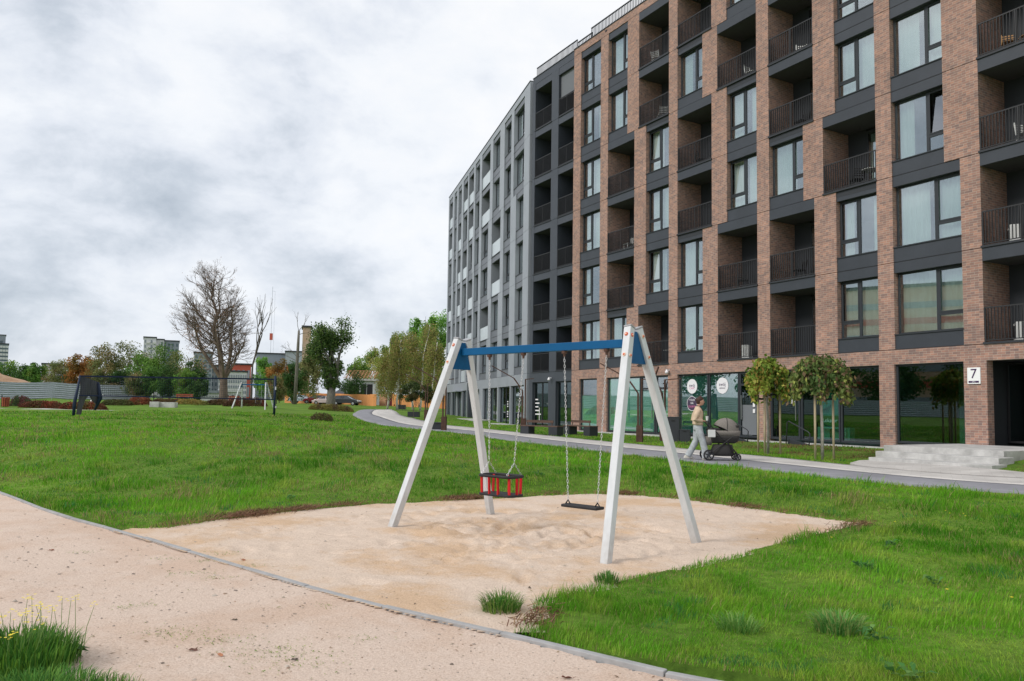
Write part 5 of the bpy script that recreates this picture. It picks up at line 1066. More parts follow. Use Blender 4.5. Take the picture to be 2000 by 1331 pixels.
# local frame: +x walking direction (right in the picture), y away from the camera, z up
def limb(mb,pts,rads,seg=12,flat=1.):
    pts=[Vector(p) for p in pts]; mb.tube(pts,rads,seg)
def skinfig(name,parts,m_,vox=.010,parent=None,sub=True):
    mb=MB()
    for f in parts: f(mb)
    o=mb.build(name,m_,parent,smooth=True); r=o.modifiers.new('r','REMESH'); r.mode='VOXEL'; r.voxel_size=vox; r.use_smooth_shade=True
    s=o.modifiers.new('s','SMOOTH'); s.factor=.5; s.iterations=4; return o
hip=.90; sh=1.36; hx=.0
def er(cx,cy,cz,rx,ry,n=16): return [(cx+rx*math.cos(2*PI*k/n),cy+ry*math.sin(2*PI*k/n),cz) for k in range(n)]
kneeF,ankF=(.10,-.08,.50),(.20,-.08,.09); kneeB,ankB=(-.03,.09,.49),(-.27,.09,.11)
def body(mb):
    mb.loft([er(0,0,.84,.11,.155),er(0,0,.93,.115,.165),er(0,0,1.05,.095,.13),er(.01,0,1.20,.11,.155),er(.01,0,1.32,.10,.18),er(0,0,1.385,.06,.12),er(.01,0,1.41,.05,.055),er(.025,0,1.50,.048,.05)])
    # head: skull, jaw, nose, brow, ears; slightly bowed to the pram
    h=Vector((.065,0,1.575)); mb.loft([er(h.x+.012,0,h.z-.115,.03,.03),er(h.x+.018,0,h.z-.09,.062,.052),er(h.x+.012,0,h.z-.045,.082,.066),er(h.x,0,h.z,.094,.074),er(h.x-.008,0,h.z+.05,.092,.072),er(h.x-.012,0,h.z+.085,.068,.056),er(h.x-.012,0,h.z+.105,.03,.028)])
    mb.tube([(h.x+.086,0,h.z+.015),(h.x+.108,0,h.z-.028),(h.x+.092,0,h.z-.036)],[.010,.014,.009],8); mb.tube([(h.x+.078,-.022,h.z-.066),(h.x+.086,0,h.z-.064),(h.x+.078,.022,h.z-.066)],.009,6)
    for sy in (-1,1): mb.ball((h.x-.005,sy*.073,h.z-.01),.017,.01,.028); mb.tube([(h.x+.074,sy*.048,h.z+.028),(h.x+.09,sy*.02,h.z+.03)],.008,6)
    limb(mb,[(0,-.09,.86),kneeF,ankF],[.085,.055,.036]); limb(mb,[(0,.09,.86),kneeB,ankB],[.085,.055,.036])
    for (a,sy,tilt) in ((ankF,-1,.0),(ankB,1,.5)):
        a=Vector(a); mb.tube([a+Vector((-.04,0,-.03)),a+Vector((.05,0,-.045-.03*tilt)),a+Vector((.15,0,-.055-.05*tilt))],[.033,.035,.022],10)
    for k,sy in enumerate((-1,1)):
        s=Vector((0,sy*.165,1.33)); e=Vector((-.13 if sy<0 else -.08,sy*.235,1.09)); wv=Vector((.12,sy*.15,1.05)) if sy<0 else Vector((.13,sy*.15,1.055)); limb(mb,[s,e,wv],[.048,.038,.025])
        d=(wv-e).normalized(); up=Vector((0,0,1)); pc=wv+d*.045; side=Vector((0,1,0))
        mb.loft([[tuple(wv+side*a+up*b) for a,b in ((-.024,-.012),(.024,-.012),(.024,.012),(-.024,.012))],[tuple(wv+d*.05+side*a+up*b) for a,b in ((-.038,-.013),(.038,-.013),(.038,.013),(-.038,.013))],[tuple(wv+d*.085+side*a+up*b) for a,b in ((-.036,-.010),(.036,-.010),(.036,.010),(-.036,.010))]])
        kn=wv+d*.082
        for i,(oy,L_) in enumerate(((-.03,.030),(-.010,.035),(.011,.033),(.031,.026))):
            p=kn+side*oy; mb.tube([p,p+d*L_*.8+up*.002,p+d*L_+up*-.024,p+d*(L_*.55)+up*-.044],[.0095,.009,.0085,.007],6)
        t=wv+d*.03+side*(-sy*.030); mb.tube([t,t+d*.03+side*(-sy*.018)-up*.006,t+d*.052+side*(-sy*.012)-up*.022],[.011,.010,.008],6)
skinfig('body',[body],M_skin,.0075,person)
def jacket(mb):
    mb.loft([er(.0,0,.93,.125,.185),er(-.005,0,.96,.145,.205),er(-.01,0,1.05,.135,.19),er(0,0,1.18,.14,.195),er(.005,0,1.29,.13,.205),er(0,0,1.365,.095,.17),er(-.01,0,1.41,.07,.085),er(-.005,0,1.44,.062,.066)])
    for sy in (-1,1):
        s=Vector((0,sy*.175,1.34)); e=Vector((-.14 if sy<0 else -.09,sy*.245,1.08)); wv=Vector((.09,sy*.155,1.05)) if sy<0 else Vector((.10,sy*.155,1.055))
        m1=s.lerp(e,.55)+Vector((-.005,sy*.012,0)); m2=e.lerp(wv,.5); mb.tube([s,m1,e,m2,wv.lerp(e,.12),wv],[.072,.075,.07,.062,.056,.042],14)
jk=skinfig('jacket',[jacket],M_jacket,.010,person)
m=MB(); m.loft([[(.112,-.03,1.00),(.128,-.035,1.00),(.128,.035,1.00),(.112,.035,1.00)],[(.13,-.04,1.18),(.148,-.04,1.18),(.148,.04,1.18),(.13,.04,1.18)],[(.115,-.045,1.32),(.138,-.045,1.32),(.138,.045,1.32),(.115,.045,1.32)],[(.055,-.05,1.41),(.075,-.05,1.425),(.075,.05,1.425),(.055,.05,1.41)]]); m.tube([(0,0,1.38),(.015,0,1.455)],[.066,.056],14); m.build('top',M_top,person,smooth=True)
m=MB(); m.tube([(.065,-.117,.98),(.10,-.105,1.0),(.115,-.10,1.15),(.10,-.10,1.3)],.006,5); m.build('jacket_seam',mat('seam',(.35,.25,.17),.9),person)
def jeans(mb):
    mb.loft([er(0,0,.80,.125,.17),er(0,0,.88,.128,.175),er(0,0,.97,.118,.165)])
    mb.tube([(0,-.09,.88),(.03,-.09,.72),(.11,-.09,.50),(.16,-.088,.28),(.185,-.085,.055)],[.10,.105,.09,.088,.095],16)
    mb.tube([(0,.09,.88),(-.01,.09,.72),(-.04,.09,.50),(-.15,.09,.28),(-.26,.09,.085)],[.10,.105,.088,.085,.09],16)
skinfig('jeans',[jeans],M_jeans,.011,person)
for (a,tl) in ((ankF,0),(ankB,.5)):
    a=Vector(a); mb=MB(); mb.loft([er(a.x+.03,a.y,a.z-.088-.0*tl,.13,.045),er(a.x+.03,a.y,a.z-.06,.135,.048),er(a.x+.02,a.y,a.z-.03,.11,.045),er(a.x-.01,a.y,a.z+.0,.06,.045)]); mb.build('shoe',M_shoe,person,smooth=True)
def hair(mb):
    h=Vector((.065,0,1.575)); mb.loft([er(h.x-.05,0,h.z-.085,.035,.045),er(h.x-.045,0,h.z-.04,.065,.07),er(h.x-.03,0,h.z+.01,.082,.083),er(h.x-.014,0,h.z+.055,.10,.084),er(h.x-.008,0,h.z+.09,.088,.07),er(h.x-.01,0,h.z+.115,.05,.045),er(h.x-.012,0,h.z+.122,.02,.02)]); mb.ball((h.x-.09,0,h.z+.045),.045,.042,.045); mb.ball((h.x-.005,0,h.z+.125),.04,.035,.028)
skinfig('hair',[hair],M_hair,.009,person)
m=MB()
for sy in (-1,1): m.ball((.150,sy*.030,1.590),.008,.009,.006)
m.build('eyes',M_black,person)
m=MB(); m.tube([(.152,-.02,1.508),(.158,0,1.506),(.152,.02,1.508)],.006,6); m.build('lips',mat('lips',(.38,.11,.10),.5),person)
cup=MB(); cup.tube([(0,0,0),(0,0,.12)],[.03,.04],14); cup=cup.build('cup',M_white); cup.location=PP+Vector((.20,-.19,gz(PP.x,PP.y)+.055+1.06)); tag(cup,'white paper cup held over the pram handle','cup')
m=MB(); m.tube([(0,0,.121),(0,0,.135)],[.043,.04],14); m.build('lid',M_black,cup)
# ================================================================ vegetation
def leafcloud(name,P,size,cols,parent,seed,flat=.0,aspect=.6,jit=.22):
    rs=np.random.RandomState(seed); n=len(P); d=rs.normal(0,1,(n,3)); d[:,2]*=(1-flat); d/=np.linalg.norm(d,axis=1)[:,None]; r=rs.normal(0,1,(n,3)); s=np.cross(d,r); s/=np.linalg.norm(s,axis=1)[:,None]
    L_=size*rs.uniform(.6,1.3,n)[:,None]; a=d*L_*.5; b=s*L_*aspect*.5
    V=np.stack([P-a,P+b*1.0,P+a,P-b*1.0],1); c=np.array(cols)[rs.randint(0,len(cols),n)] if len(cols)<n else np.array(cols)
    c=np.clip(c*1.35*rs.uniform(1-jit,1+jit,(n,1)),0,.75); return npmesh(name,V.reshape(-1,3),np.arange(n*4).reshape(-1,4),M_leaf,parent,col=c)
def grow(mb,p,d,L_,r,depth,rs,tips,spread=.55,up=.15,kids=(2,3),shrink=.74,wob=.12,seg=5,mids=None):
    n=3 if depth>1 else 2; pts=[Vector(p)]; d=Vector(d).normalized(); rad=[r]; cur=Vector(p)
    for i in range(n):
        d=(d+Vector((rs.gauss(0,wob),rs.gauss(0,wob),rs.gauss(0,wob)+up*.3))).normalized(); cur=cur+d*(L_/n); pts.append(cur.copy()); rad.append(r*(1-.38*(i+1)/n))
        if mids is not None and depth<=3: mids.append(cur.copy())
    mb.tube(pts,rad,seg if r>.03 else 3,cap=False)
    if depth==0: tips.append(cur); return
    k=rs.randint(*kids)
    for j in range(k):
        a=rs.uniform(0,2*PI); o=d.orthogonal().normalized(); o.rotate(Matrix.Rotation(a+j*2*PI/k,3,d)); sp=spread*rs.uniform(.6,1.25)
        nd=(d*math.cos(sp)+o*math.sin(sp)+Vector((0,0,up))).normalized(); s=cur if rs.random()<.7 else pts[-2]
        grow(mb,s,nd,L_*shrink*rs.uniform(.75,1.15),r*.62*rs.uniform(.85,1.1),depth-1,rs,tips,spread,up,kids,shrink,wob,seg,mids)
def ellipsoid_pts(n,c,r,rs,shell=.35,clumps=26,cr=.30,thin=.0):
    """points gathered in leafy clumps spread through an ellipsoid"""
    c=np.array(c);r=np.array(r); k=clumps; u=rs.normal(0,1,(k,3)); u/=np.linalg.norm(u,axis=1)[:,None]; u*=(shell+(1-shell)*rs.rand(k,1)**.5); cc=u*r*.82; sz=cr*rs.uniform(.6,1.3,k)
    i=rs.randint(0,k,n); q=rs.normal(0,1,(n,3)); q/=np.linalg.norm(q,axis=1)[:,None]; q*=rs.rand(n,1)**.45
    return c+cc[i]+q*sz[i][:,None]*r.mean(), i
def colmix(i,k,cols,rs):
    pc=np.array(cols)[rs.randint(0,len(cols),k)]*rs.uniform(.78,1.22,(k,1)); return pc[i]
GREEN=[(.08,.16,.03),(.11,.21,.04),(.06,.13,.03),(.15,.23,.045)]; YGREEN=[(.18,.24,.05),(.22,.26,.06),(.13,.21,.045),(.26,.26,.08)]; DKGREEN=[(.03,.07,.02),(.045,.095,.025),(.06,.11,.03)]
ORANGE=[(.28,.12,.035),(.22,.10,.03),(.32,.17,.05),(.14,.10,.03)]; OLIVE=[(.12,.14,.05),(.17,.18,.07),(.09,.12,.04),(.20,.16,.075)]; FRESH=[(.13,.27,.05),(.18,.33,.06),(.10,.22,.045)]
def tree(u,base_v,Y,h,rx,cols,label,kind='tree',seed=1,n=5200,leaf=.20,ry=None,crown0=.25,trunk=.16,barkm=None,clumps=30,cr=.30,group='trees beyond the lawn',name='tree',x=None,shape=1.,gap=.0,stems=1):
    p=atY(u,base_v,Y); X=p.x if x is None else x; z=gz(X,Y); rs=random.Random(seed); nr=np.random.RandomState(seed)
    root=empty(name,(X,Y,z),0,label,kind,group); mb=MB(); tips=[]
    for k in range(stems): grow(mb,(rs.gauss(0,.2)*(stems>1),0,-.2),(rs.gauss(0,.08)*stems,rs.gauss(0,.05),1),h*.42,trunk,3,rs,tips,.5,.2,(2,4),.68)
    kz=.86*h/max(t.z for t in tips); kx=min(1,.8*rx/max(abs(t.x) for t in tips)); mb.v=[(a*kx,b*kx,c*kz) for a,b,c in mb.v]
    mb.build('trunk',barkm or M_bark,root,smooth=True)
    k=clumps; zc=h*(crown0+(1-crown0)/2); rz_=h*(1-crown0)/2*1.12; rx=rx*1.25; P,i=ellipsoid_pts(n,(0,0,zc),(rx,ry or rx*.8,rz_),nr,.3,k,cr)
    if shape!=1.: # narrow towards the top
        t=np.clip((P[:,2]-zc+rz_)/(2*rz_),0,1); f=1-(1-shape)*t; P[:,0]*=f; P[:,1]*=f
    ok=P[:,2]>h*.06; P=P[ok]; i=i[ok]; leafcloud('crown',P,leaf,colmix(i,k,cols,nr),root,seed); return root
def gvx(u,v,Y): return gz(atY(u,v,Y).x,Y)
def hgt(u,vtop,Y): # height of something whose top shows at v
    p=atY(u,vtop,Y); return p.z-gz(p.x,Y)
def wdt(u0,u1,v,Y): return (atY(u1,v,Y).x-atY(u0,v,Y).x)/2
# far left and middle trees: (u centre, u half width px, v top, Y, palette, ...)
TL=[(12,24,703,230,GREEN,'low green tree under the dark tower at the left edge',.12),
 (52,26,716,210,DKGREEN,'dark distant trees behind the heap of earth',.1),
 (66,18,704,190,GREEN,'green tree right of the earth heap, left of the pale block',.1),
 (118,28,706,150,OLIVE,'olive green bush tree in front of the pale distant block',.05),
 (148,20,690,135,ORANGE,'orange brown tree above the volleyball post',.1),
 (172,22,690,140,ORANGE,'rust and olive tree right of the orange one',.1),
 (205,34,672,128,OLIVE,'large olive tree with bare twigs above the fence end',.1),
 (245,36,668,130,OLIVE,'broad olive brown tree left of the white balconied block',.1),
 (283,32,686,122,GREEN,'mid green tree in front of the white balconied block',.08),
 (318,36,674,120,GREEN,'bright green tree in front of the grey tower block, left of the big bare tree',.08),
 (356,36,682,116,OLIVE,'olive green tree behind the left branches of the big bare tree',.08),
 (378,22,700,112,DKGREEN,'dark green tree beside the trunk of the big bare tree',.05),
 (514,18,690,140,FRESH,'slim fresh green tree right of the thin bare tree',.1),
 (546,24,700,135,ORANGE,'thin rust coloured tree before the grey hall',.1),
 (572,24,704,118,DKGREEN,'dark green tree left of the cars',.05),
 (603,20,690,125,OLIVE,'olive and orange tree in front of the beige tower',.1),
 (616,18,646,128,OLIVE,'tall thin olive tree against the beige tower',.3),
 (700,22,700,170,GREEN,'distant green tree left of the unfinished house roof',.1),
 (724,26,680,180,YGREEN,'pale yellow green tree above the unfinished house',.15),
 (752,24,676,150,YGREEN,'green tree right of the unfinished house',.1)]
for k,(u,hw,vt,Y,pal,lab,c0) in enumerate(TL):
    h=hgt(u,vt,Y); rx=wdt(u-hw,u+hw,750,Y)
    for_n=int(np.clip(2200*rx*h/20,4500,14000)); tree(u,780,Y,h*1.0,rx,pal,lab,seed=20+k,n=for_n,leaf=.30*Y/130,crown0=c0,trunk=.14*Y/120,clumps=34,cr=.34)
for k,(u,hw,vt,Y,pal,lab) in enumerate([(172,20,728,112,ORANGE,'low rusty bush right behind the end of the net'),(202,24,722,113,OLIVE,'low olive bush above the middle of the metal fence'),(236,24,718,114,DKGREEN,'low dark bush above the right part of the metal fence'),(268,22,720,110,OLIVE,'low olive bush just left of the end of the metal fence'),(300,22,716,110,GREEN,'low green bush just right of the end of the metal fence'),(330,24,712,108,DKGREEN,'dark green bush left of the red bench, under the taller trees'),(360,22,716,106,GREEN,'green bush behind the left red bench'),(386,16,726,104,DKGREEN,'small dark bush beside the big bare trunk'),(540,16,732,112,OLIVE,'small olive bush behind the right net post'),(690,24,728,140,DKGREEN,'dark bush before the shed roof left of the unfinished house')]):
    h=hgt(u,vt,Y); rx=wdt(u-hw,u+hw,750,Y); tree(u,782,Y,h,rx*.95,pal,lab,kind='bush',name='bush',seed=140+k,n=4200,leaf=.24,crown0=.0,trunk=.08,clumps=26,cr=.38,group='bushes at the foot of the far trees')
# tall green poplars and birches near the pale wing
for k,(u,hw,vt,Y,pal,lab,sp) in enumerate([(850,36,592,112,FRESH,'tall bright green tree beside the corner of the pale wing',.75),(818,34,612,118,FRESH,'tall green tree behind the birches',.7),(780,30,636,122,YGREEN,'green tree at the left side of the birch group',.6)]):
    h=hgt(u,vt,Y); rx=wdt(u-hw,u+hw,750,Y); tree(u,780,Y,h,rx,pal,lab,seed=70+k,n=15000,leaf=.26,crown0=.15,trunk=.2,clumps=60,cr=.24,shape=sp,group='tall trees by the pale wing')
def birch(u,vt,Y,hw,lab,seed,lean=0):
    h=hgt(u,vt,Y); rx=wdt(u-hw,u+hw,750,Y); p=atY(u,780,Y); root=empty('birch_tree',(p.x,Y,gz(p.x,Y)),0,lab,'tree','birches near the pale wing'); rs=random.Random(seed); nr=np.random.RandomState(seed)
    mb=MB(); pts=[Vector((lean*t*t+rs.gauss(0,.06),rs.gauss(0,.06),-.1+h*.92*t)) for t in np.linspace(0,1,9)]; mb.tube(pts,[.13*(1-.85*t)+.015 for t in np.linspace(0,1,9)],6); mb.build('trunk',M_birch,root,smooth=True)
    m2=MB(); P=[]
    for k in range(46):
        t=rs.uniform(.28,.98); b=pts[int(t*8)].lerp(pts[min(8,int(t*8)+1)],t*8%1); a=rs.uniform(0,2*PI); L_=rx*(1.15-.8*t)*rs.uniform(.6,1.2)+.3; e1=b+Vector((math.cos(a)*L_*.6,math.sin(a)*L_*.6,L_*.55)); e2=e1+Vector((math.cos(a)*L_*.4,math.sin(a)*L_*.4,-L_*.15)); m2.tube([b,e1,e2],[.03,.018,.008],3,cap=False)
        for q in range(3):
            s=e1.lerp(e2,rs.random()); dr=rs.uniform(.8,2.2); P.append((s,dr)); m2.tube([s,s+Vector((rs.gauss(0,.15),rs.gauss(0,.15),-dr))],[.008,.004],3,cap=False)
    m2.build('twigs',M_bark,root)
    n=6500; idx=nr.randint(0,len(P),n); t=nr.rand(n); pp=np.array([[a.x,a.y,a.z] for a,_ in P])[idx]; dr=np.array([d for _,d in P])[idx]; pp[:,2]-=dr*t; pp+=nr.normal(0,.26,(n,3)); leafcloud('crown',pp,.17,np.array([(.22,.23,.06),(.26,.24,.08),(.17,.22,.055),(.27,.20,.08)])[nr.randint(0,4,n)],root,seed)
birch(776,650,92,22,'left birch with a thin pale trunk and drooping twigs',31,.3); birch(806,640,96,20,'middle birch behind the planters, hazy brown green',32,-.3); birch(822,618,94,24,'right birch with the whitest tall trunk',33,.9); birch(758,668,98,18,'small leftmost birch over the end of the orange hoarding',34,0); birch(845,655,90,16,'birch next to the pale wing corner',35,.4)
# green tree with the thick trunk (split, half dead crown)
def oldtree(u,vb,Y,vt,hw,lab,seed):
    h=hgt(u,vt,Y); rx=wdt(u-hw,u+hw,750,Y); p=atY(u,vb,Y); root=empty('tree',(p.x,Y,gz(p.x,Y)),0,lab,'tree'); rs=random.Random(seed); nr=np.random.RandomState(seed); mb=MB(); tips=[]; mids=[]
    mb.tube([(0,0,-.3),(0,0,.6),(.05,0,2.2)],[.62,.5,.44],10)
    for dx,L_,r in ((-.25,.36,.3),(.25,.40,.28),(.0,.44,.30)):
        grow(mb,(dx*.6,0,2.1),(dx,rs.gauss(0,.1),1),h*L_*.85,r,4,rs,tips,.5,.12,(2,4),.66,mids=mids)
    mb.tube([(-.1,.1,2),(-.3,.1,h*.45),(-.25,.1,h*.66)],[.4,.36,.26],8)
    mb.build('trunk',M_barkgrey,root,smooth=True)
    C=np.array([[t.x,t.y,t.z] for t in tips+mids]); C=C[nr.rand(len(C))<.9]; n=8500; i=nr.randint(0,len(C),n); P=C[i]+nr.normal(0,.38,(n,3)); P2,j=ellipsoid_pts(5000,(0,0,h*.46),(rx*.52,rx*.5,h*.27),nr,.1,34,.34); P=np.concatenate([P,P2]); P=P[P[:,2]>2.0]; leafcloud('crown',P,.24,np.array([(.06,.11,.03),(.085,.15,.04),(.13,.18,.055),(.045,.085,.03)])[nr.randint(0,4,len(P))],root,seed)
oldtree(646,786,88,652,42,'dark green tree with a thick pale trunk in front of the parked cars',41)
# bare, half dead pollard left of it
def baretree(u,vb,Y,vt,lab,seed,L0=.34,r=.3,depth=5,lean=(0,0),spread=.42,leaves=0,kids=(2,4),shrink=.76,lpal=None,name='bare_tree',rxs=1.,ivy=0,bark=None):
    h=hgt(u,vt,Y); p=atY(u,vb,Y); root=empty(name,(p.x,Y,gz(p.x,Y)),0,lab,'tree'); rs=random.Random(seed); nr=np.random.RandomState(seed); mb=MB(); tips=[]; mids=[]
    grow(mb,(0,0,-.3),(lean[0],lean[1],1),h*L0,r,depth,rs,tips,spread,.13,kids,shrink,.09,7,mids=mids)
    zmax=max(t.z for t in tips); k=h/zmax; mb.v=[(x*k*rxs,y*k*rxs,z*k) for x,y,z in mb.v]; mb.build('trunk',bark or M_bark,root,smooth=True)
    if leaves:
        C=np.array([[t.x*k*rxs,t.y*k*rxs,t.z*k] for t in tips+mids]); i=nr.randint(0,len(C),leaves); P=C[i]+nr.normal(0,.22,(leaves,3)); q=nr.rand(leaves)<np.clip(1.25-P[:,2]/h*.9+(-P[:,0]/(h*.5))*.35,.15,1); P=P[q]; leafcloud('crown',P,.16,np.array(lpal)[nr.randint(0,len(lpal),len(P))],root,seed)
    return root
# the big bare tree, built from its own forked trunk
M_treebark=mat('brown_bark',(.16,.12,.095),.9,var=.3,vscale=2)
def bigtree():
    Y=86; h=hgt(410,514,Y); p=atY(436,786,Y); root=empty('bare_tree',(p.x,Y,gz(p.x,Y)),0,'big nearly bare tree with a forked trunk and rusty leftover leaves','tree'); rs=random.Random(17); nr=np.random.RandomState(17); mb=MB(); tips=[]; mids=[]
    mb.tube([(0,0,-.3),(.0,0,1.0),(-.05,0,2.6)],[.55,.45,.38],10,cap=False)
    xt=(410-436)*Y/FPX
    L=[[(-.05,0,2.5),(-.45,.1,4.2),(-.75,.1,6.0),(-1.35,-.1,7.8),(-1.15,.2,9.6),(-1.75,.1,11.2),(xt,0,h*.86)],[(-1.15,.1,8.6),(-.7,-.2,10.2),(-.9,-.1,12.0),(-.5,0,h*.9)],[(0,0,2.4),(.35,.1,4),(.6,.2,6.2),(.7,.1,8.4),(.55,0,h*.68)],[(-.1,0,2.3),(-1.,-.3,3.8),(-2.3,-.5,5.6),(-3.1,-.5,7.6),(-3.5,-.4,9.2)],[(-.2,.1,2.6),(-.6,.9,4.6),(-1.3,1.5,7),(-1.6,1.6,9.6)],[(0,-.1,2.6),(.1,-1,4.5),(-.3,-1.8,7),(-.6,-2,9.4)],[(.1,0,2.6),(1.0,.2,4.4),(1.8,.2,6.0),(2.2,.1,7.6)]]
    R0=[.34,.13,.27,.25,.2,.2,.17]
    def env(z):
        t=z/h; return float(np.interp(t,[.1,.2,.32,.45,.6,.75,.88,1],[.5,.85,1,1,.92,.74,.50,.22]))
    for l,r in zip(L,R0):
        l=[Vector(q) for q in l]; m=[l[0]]
        for a,b in zip(l,l[1:]): m+=[a.lerp(b,.5)+Vector((rs.gauss(0,.07),rs.gauss(0,.07),0)),b]
        mb.tube(m,[r*(1-.82*i/(len(m)-1)) for i in range(len(m))],8,cap=False)
        N_=28 if r>.3 else 14
        for k in range(N_):
            t=rs.uniform(.18,1.)**(.62 if r>.3 else .8); f=t*(len(m)-1); q=min(int(f),len(m)-2); b=m[q].lerp(m[q+1],f-q); a=rs.uniform(0,2*PI); cx0=-1.3*min(1,b.z/4)
            ex=(6.0 if math.cos(a)<0 else 4.6); ey=4.6; E=env(min(h,b.z+1.2)); tx=cx0+math.cos(a)*ex*E; ty=math.sin(a)*ey*E; d=Vector((tx-b.x,ty-b.y,0)); D=d.length*rs.uniform(.55,1.0); d=Vector((d.x,d.y,D*rs.uniform(.25,1.1))).normalized()
            D=min(max(D,1.0),4.2); grow(mb,b,d,D*.50,r*(1-.75*t)*.30+.014,4 if D>1.6 else 3,rs,tips,.46,.09,(2,4),.70,.13,6,mids=mids)
    zm=float(np.percentile([t.z for t in tips],99.6)); mb.v=[(x,y,z if z<3 else 3+(z-3)*(h-3)/(zm-3)) for x,y,z in mb.v]; mb.build('trunk',M_treebark,root,smooth=True)
    C=np.array([[t.x,t.y,t.z if t.z<3 else 3+(t.z-3)*(h-3)/(zm-3)] for t in tips]); n=26000; i=nr.randint(0,len(C),n); P=C[i]+nr.normal(0,.22,(n,3)); pr=np.clip(.03+.95*np.clip((h*.56-P[:,2])/(h*.25),0,1)*np.clip((-P[:,0]+1.2)/4,0,1),.04,1); P=P[nr.rand(n)<pr*.8]
    leafcloud('crown',P,.13,np.array([(.36,.17,.09),(.28,.14,.08),(.42,.25,.15),(.26,.17,.12)])[nr.randint(0,4,len(P))],root,5)
bigtree()
baretree(489,786,84,572,'thin leaning bare tree right of the big one',52,.40,.20,4,(.04,0),.40,0,(2,3),.70,rxs=.75)
def pollard():
    Y=110; h=hgt(584,636,Y); p=atY(576,784,Y); q=atY(584,640,Y).x-p.x; root=empty('bare_tree',(p.x,Y,gz(p.x,Y)),0,'dead pollard trunk with a few bare twigs before the beige tower','tree'); rs=random.Random(54); mb=MB(); mb.tube([(0,0,-.3),(q*.4,0,h*.4),(q*.8,0,h*.75),(q,0,h*.93)],[.26,.22,.2,.15],9); tips=[]
    for z,a in ((.93,.5),(.92,-.2),(.88,1.2),(.60,-1.0),(.55,-1.1),(.58,1.0)): grow(mb,(q*z/.93,0,h*z),(a,rs.gauss(0,.4),.7),1.3,.05,3,rs,tips,.5,.1,(2,3),.7)
    mb.build('trunk',M_barkgrey,root,smooth=True)
pollard()
# young trees between planters and wing
for k,(u,vb,Y,vt,hw,lab) in enumerate([(786,804,86,752,12,'young dark leaved tree standing in the left planter'),(808,810,62,748,16,'young tree with a rounded crown above the right planter'),(833,812,66,750,12,'young tree beside the far path lamp')]):
    h=hgt(u,vt,Y); rx=wdt(u-hw,u+hw,760,Y); tree(u,vb,Y,h,rx,[(.06,.085,.03),(.10,.09,.035),(.045,.07,.025)],lab,seed=90+k,n=2600,leaf=.13,crown0=.42,trunk=.05,clumps=14,cr=.4,name='young_tree',group='young trees by the far planters')
# round weeping trees with stakes by the shops
M_stem2=mat('pale_trunk',(.34,.32,.28),.85,var=.25,vscale=8)
def roundtree(P0,lab,pal,seed,rx=1.0,h=3.6,stakes=()):
    x,y=P0; z=gz(x,y); root=empty('staked_tree',(x,y,z),0,lab,'tree','small round trees in front of the shops'); rs=random.Random(seed); nr=np.random.RandomState(seed)
    m=MB(); m.tube([(0,0,-.1),(.01,0,.8),(-.02,0,1.7),(0,0,h*.62)],[.05,.043,.038,.035],10); 
    for k in range(9):
        a=2*PI*k/9+rs.random(); r=rx*rs.uniform(.5,.85); m.tube([(0,0,h*.60),(math.cos(a)*r*.35,math.sin(a)*r*.35,h*.80),(math.cos(a)*r*.8,math.sin(a)*r*.8,h*.84),(math.cos(a)*r*1.1,math.sin(a)*r*1.1,h*.66)],[.035,.024,.014,.006],5,cap=False)
    m.build('trunk',M_stem2,root,smooth=True)
    # hanging shoots clothed with leaves
    n=5200; ns=110; a=nr.uniform(0,2*PI,ns); rr=rx*np.sqrt(nr.uniform(.02,1,ns)); top=h*.965-.30*h*.28*(rr/rx)**2.2*1.2+nr.normal(0,.05,ns); drop=nr.uniform(.35,.95,ns)*(.45+.75*(rr/rx))
    i=nr.randint(0,ns,n); t=nr.rand(n)**.9; R_=rr[i]*(1+.10*t); P=np.stack([np.cos(a[i])*R_,np.sin(a[i])*R_,top[i]-drop[i]*t],-1)+nr.normal(0,.055,(n,3)); P=P[P[:,2]>h*.53]
    d=nr.normal(0,1,(len(P),3)); d[:,2]-=1.6; d/=np.linalg.norm(d,axis=1)[:,None]; s=np.cross(d,nr.normal(0,1,(len(P),3))); s/=np.linalg.norm(s,axis=1)[:,None]; L_=nr.uniform(.09,.17,len(P))[:,None]
    V=np.stack([P,P+d*L_*.45+s*L_*.33,P+d*L_,P+d*L_*.45-s*L_*.33],1); tone=fbm(P[:,0]*2.2+seed,P[:,2]*2.2,2); k=np.clip((tone-.30)*3.0,0,1)[:,None]; c=np.array(pal[0])*(1-k)+np.array(pal[1])*k; sel=nr.rand(len(P))<.22; c[sel]=pal[2]; sel=nr.rand(len(P))<.08; c[sel]=pal[3]; c=c*nr.uniform(.7,1.3,(len(P),1))
    npmesh('crown',V.reshape(-1,3),np.arange(len(P)*4).reshape(-1,4),M_leaf,root,col=c)
    for sx,sy,hs in stakes:
        m=MB(); m.tube([(sx,sy,-.1),(sx*.98,sy,hs)],.035,8); m.build('stake',M_stake,root,smooth=True)
        q=MB(); q.bar((sx,sy,hs-.12),(0,0,hs-.16),.018,.06); q.build('tie_strap',M_black,root)
p1=atz(1500,884,-1.28); p2=atz(1606,895,-1.31)
roundtree((p1.x,p1.y),'staked round tree with yellow green leaves, the left of the two',[(.14,.24,.04),(.36,.42,.07),(.40,.26,.07),(.52,.48,.12)],3,.56,3.12,((-.14,-.12,2.0),(.42,.06,2.05),(-.22,.3,1.9)))
roundtree((p2.x,p2.y),'staked round tree with dark bronze green leaves, the right of the two',[(.09,.15,.045),(.22,.26,.075),(.25,.17,.10),(.38,.42,.11)],4,.74,3.10,((-.24,-.1,1.95),(.36,.05,1.9)))
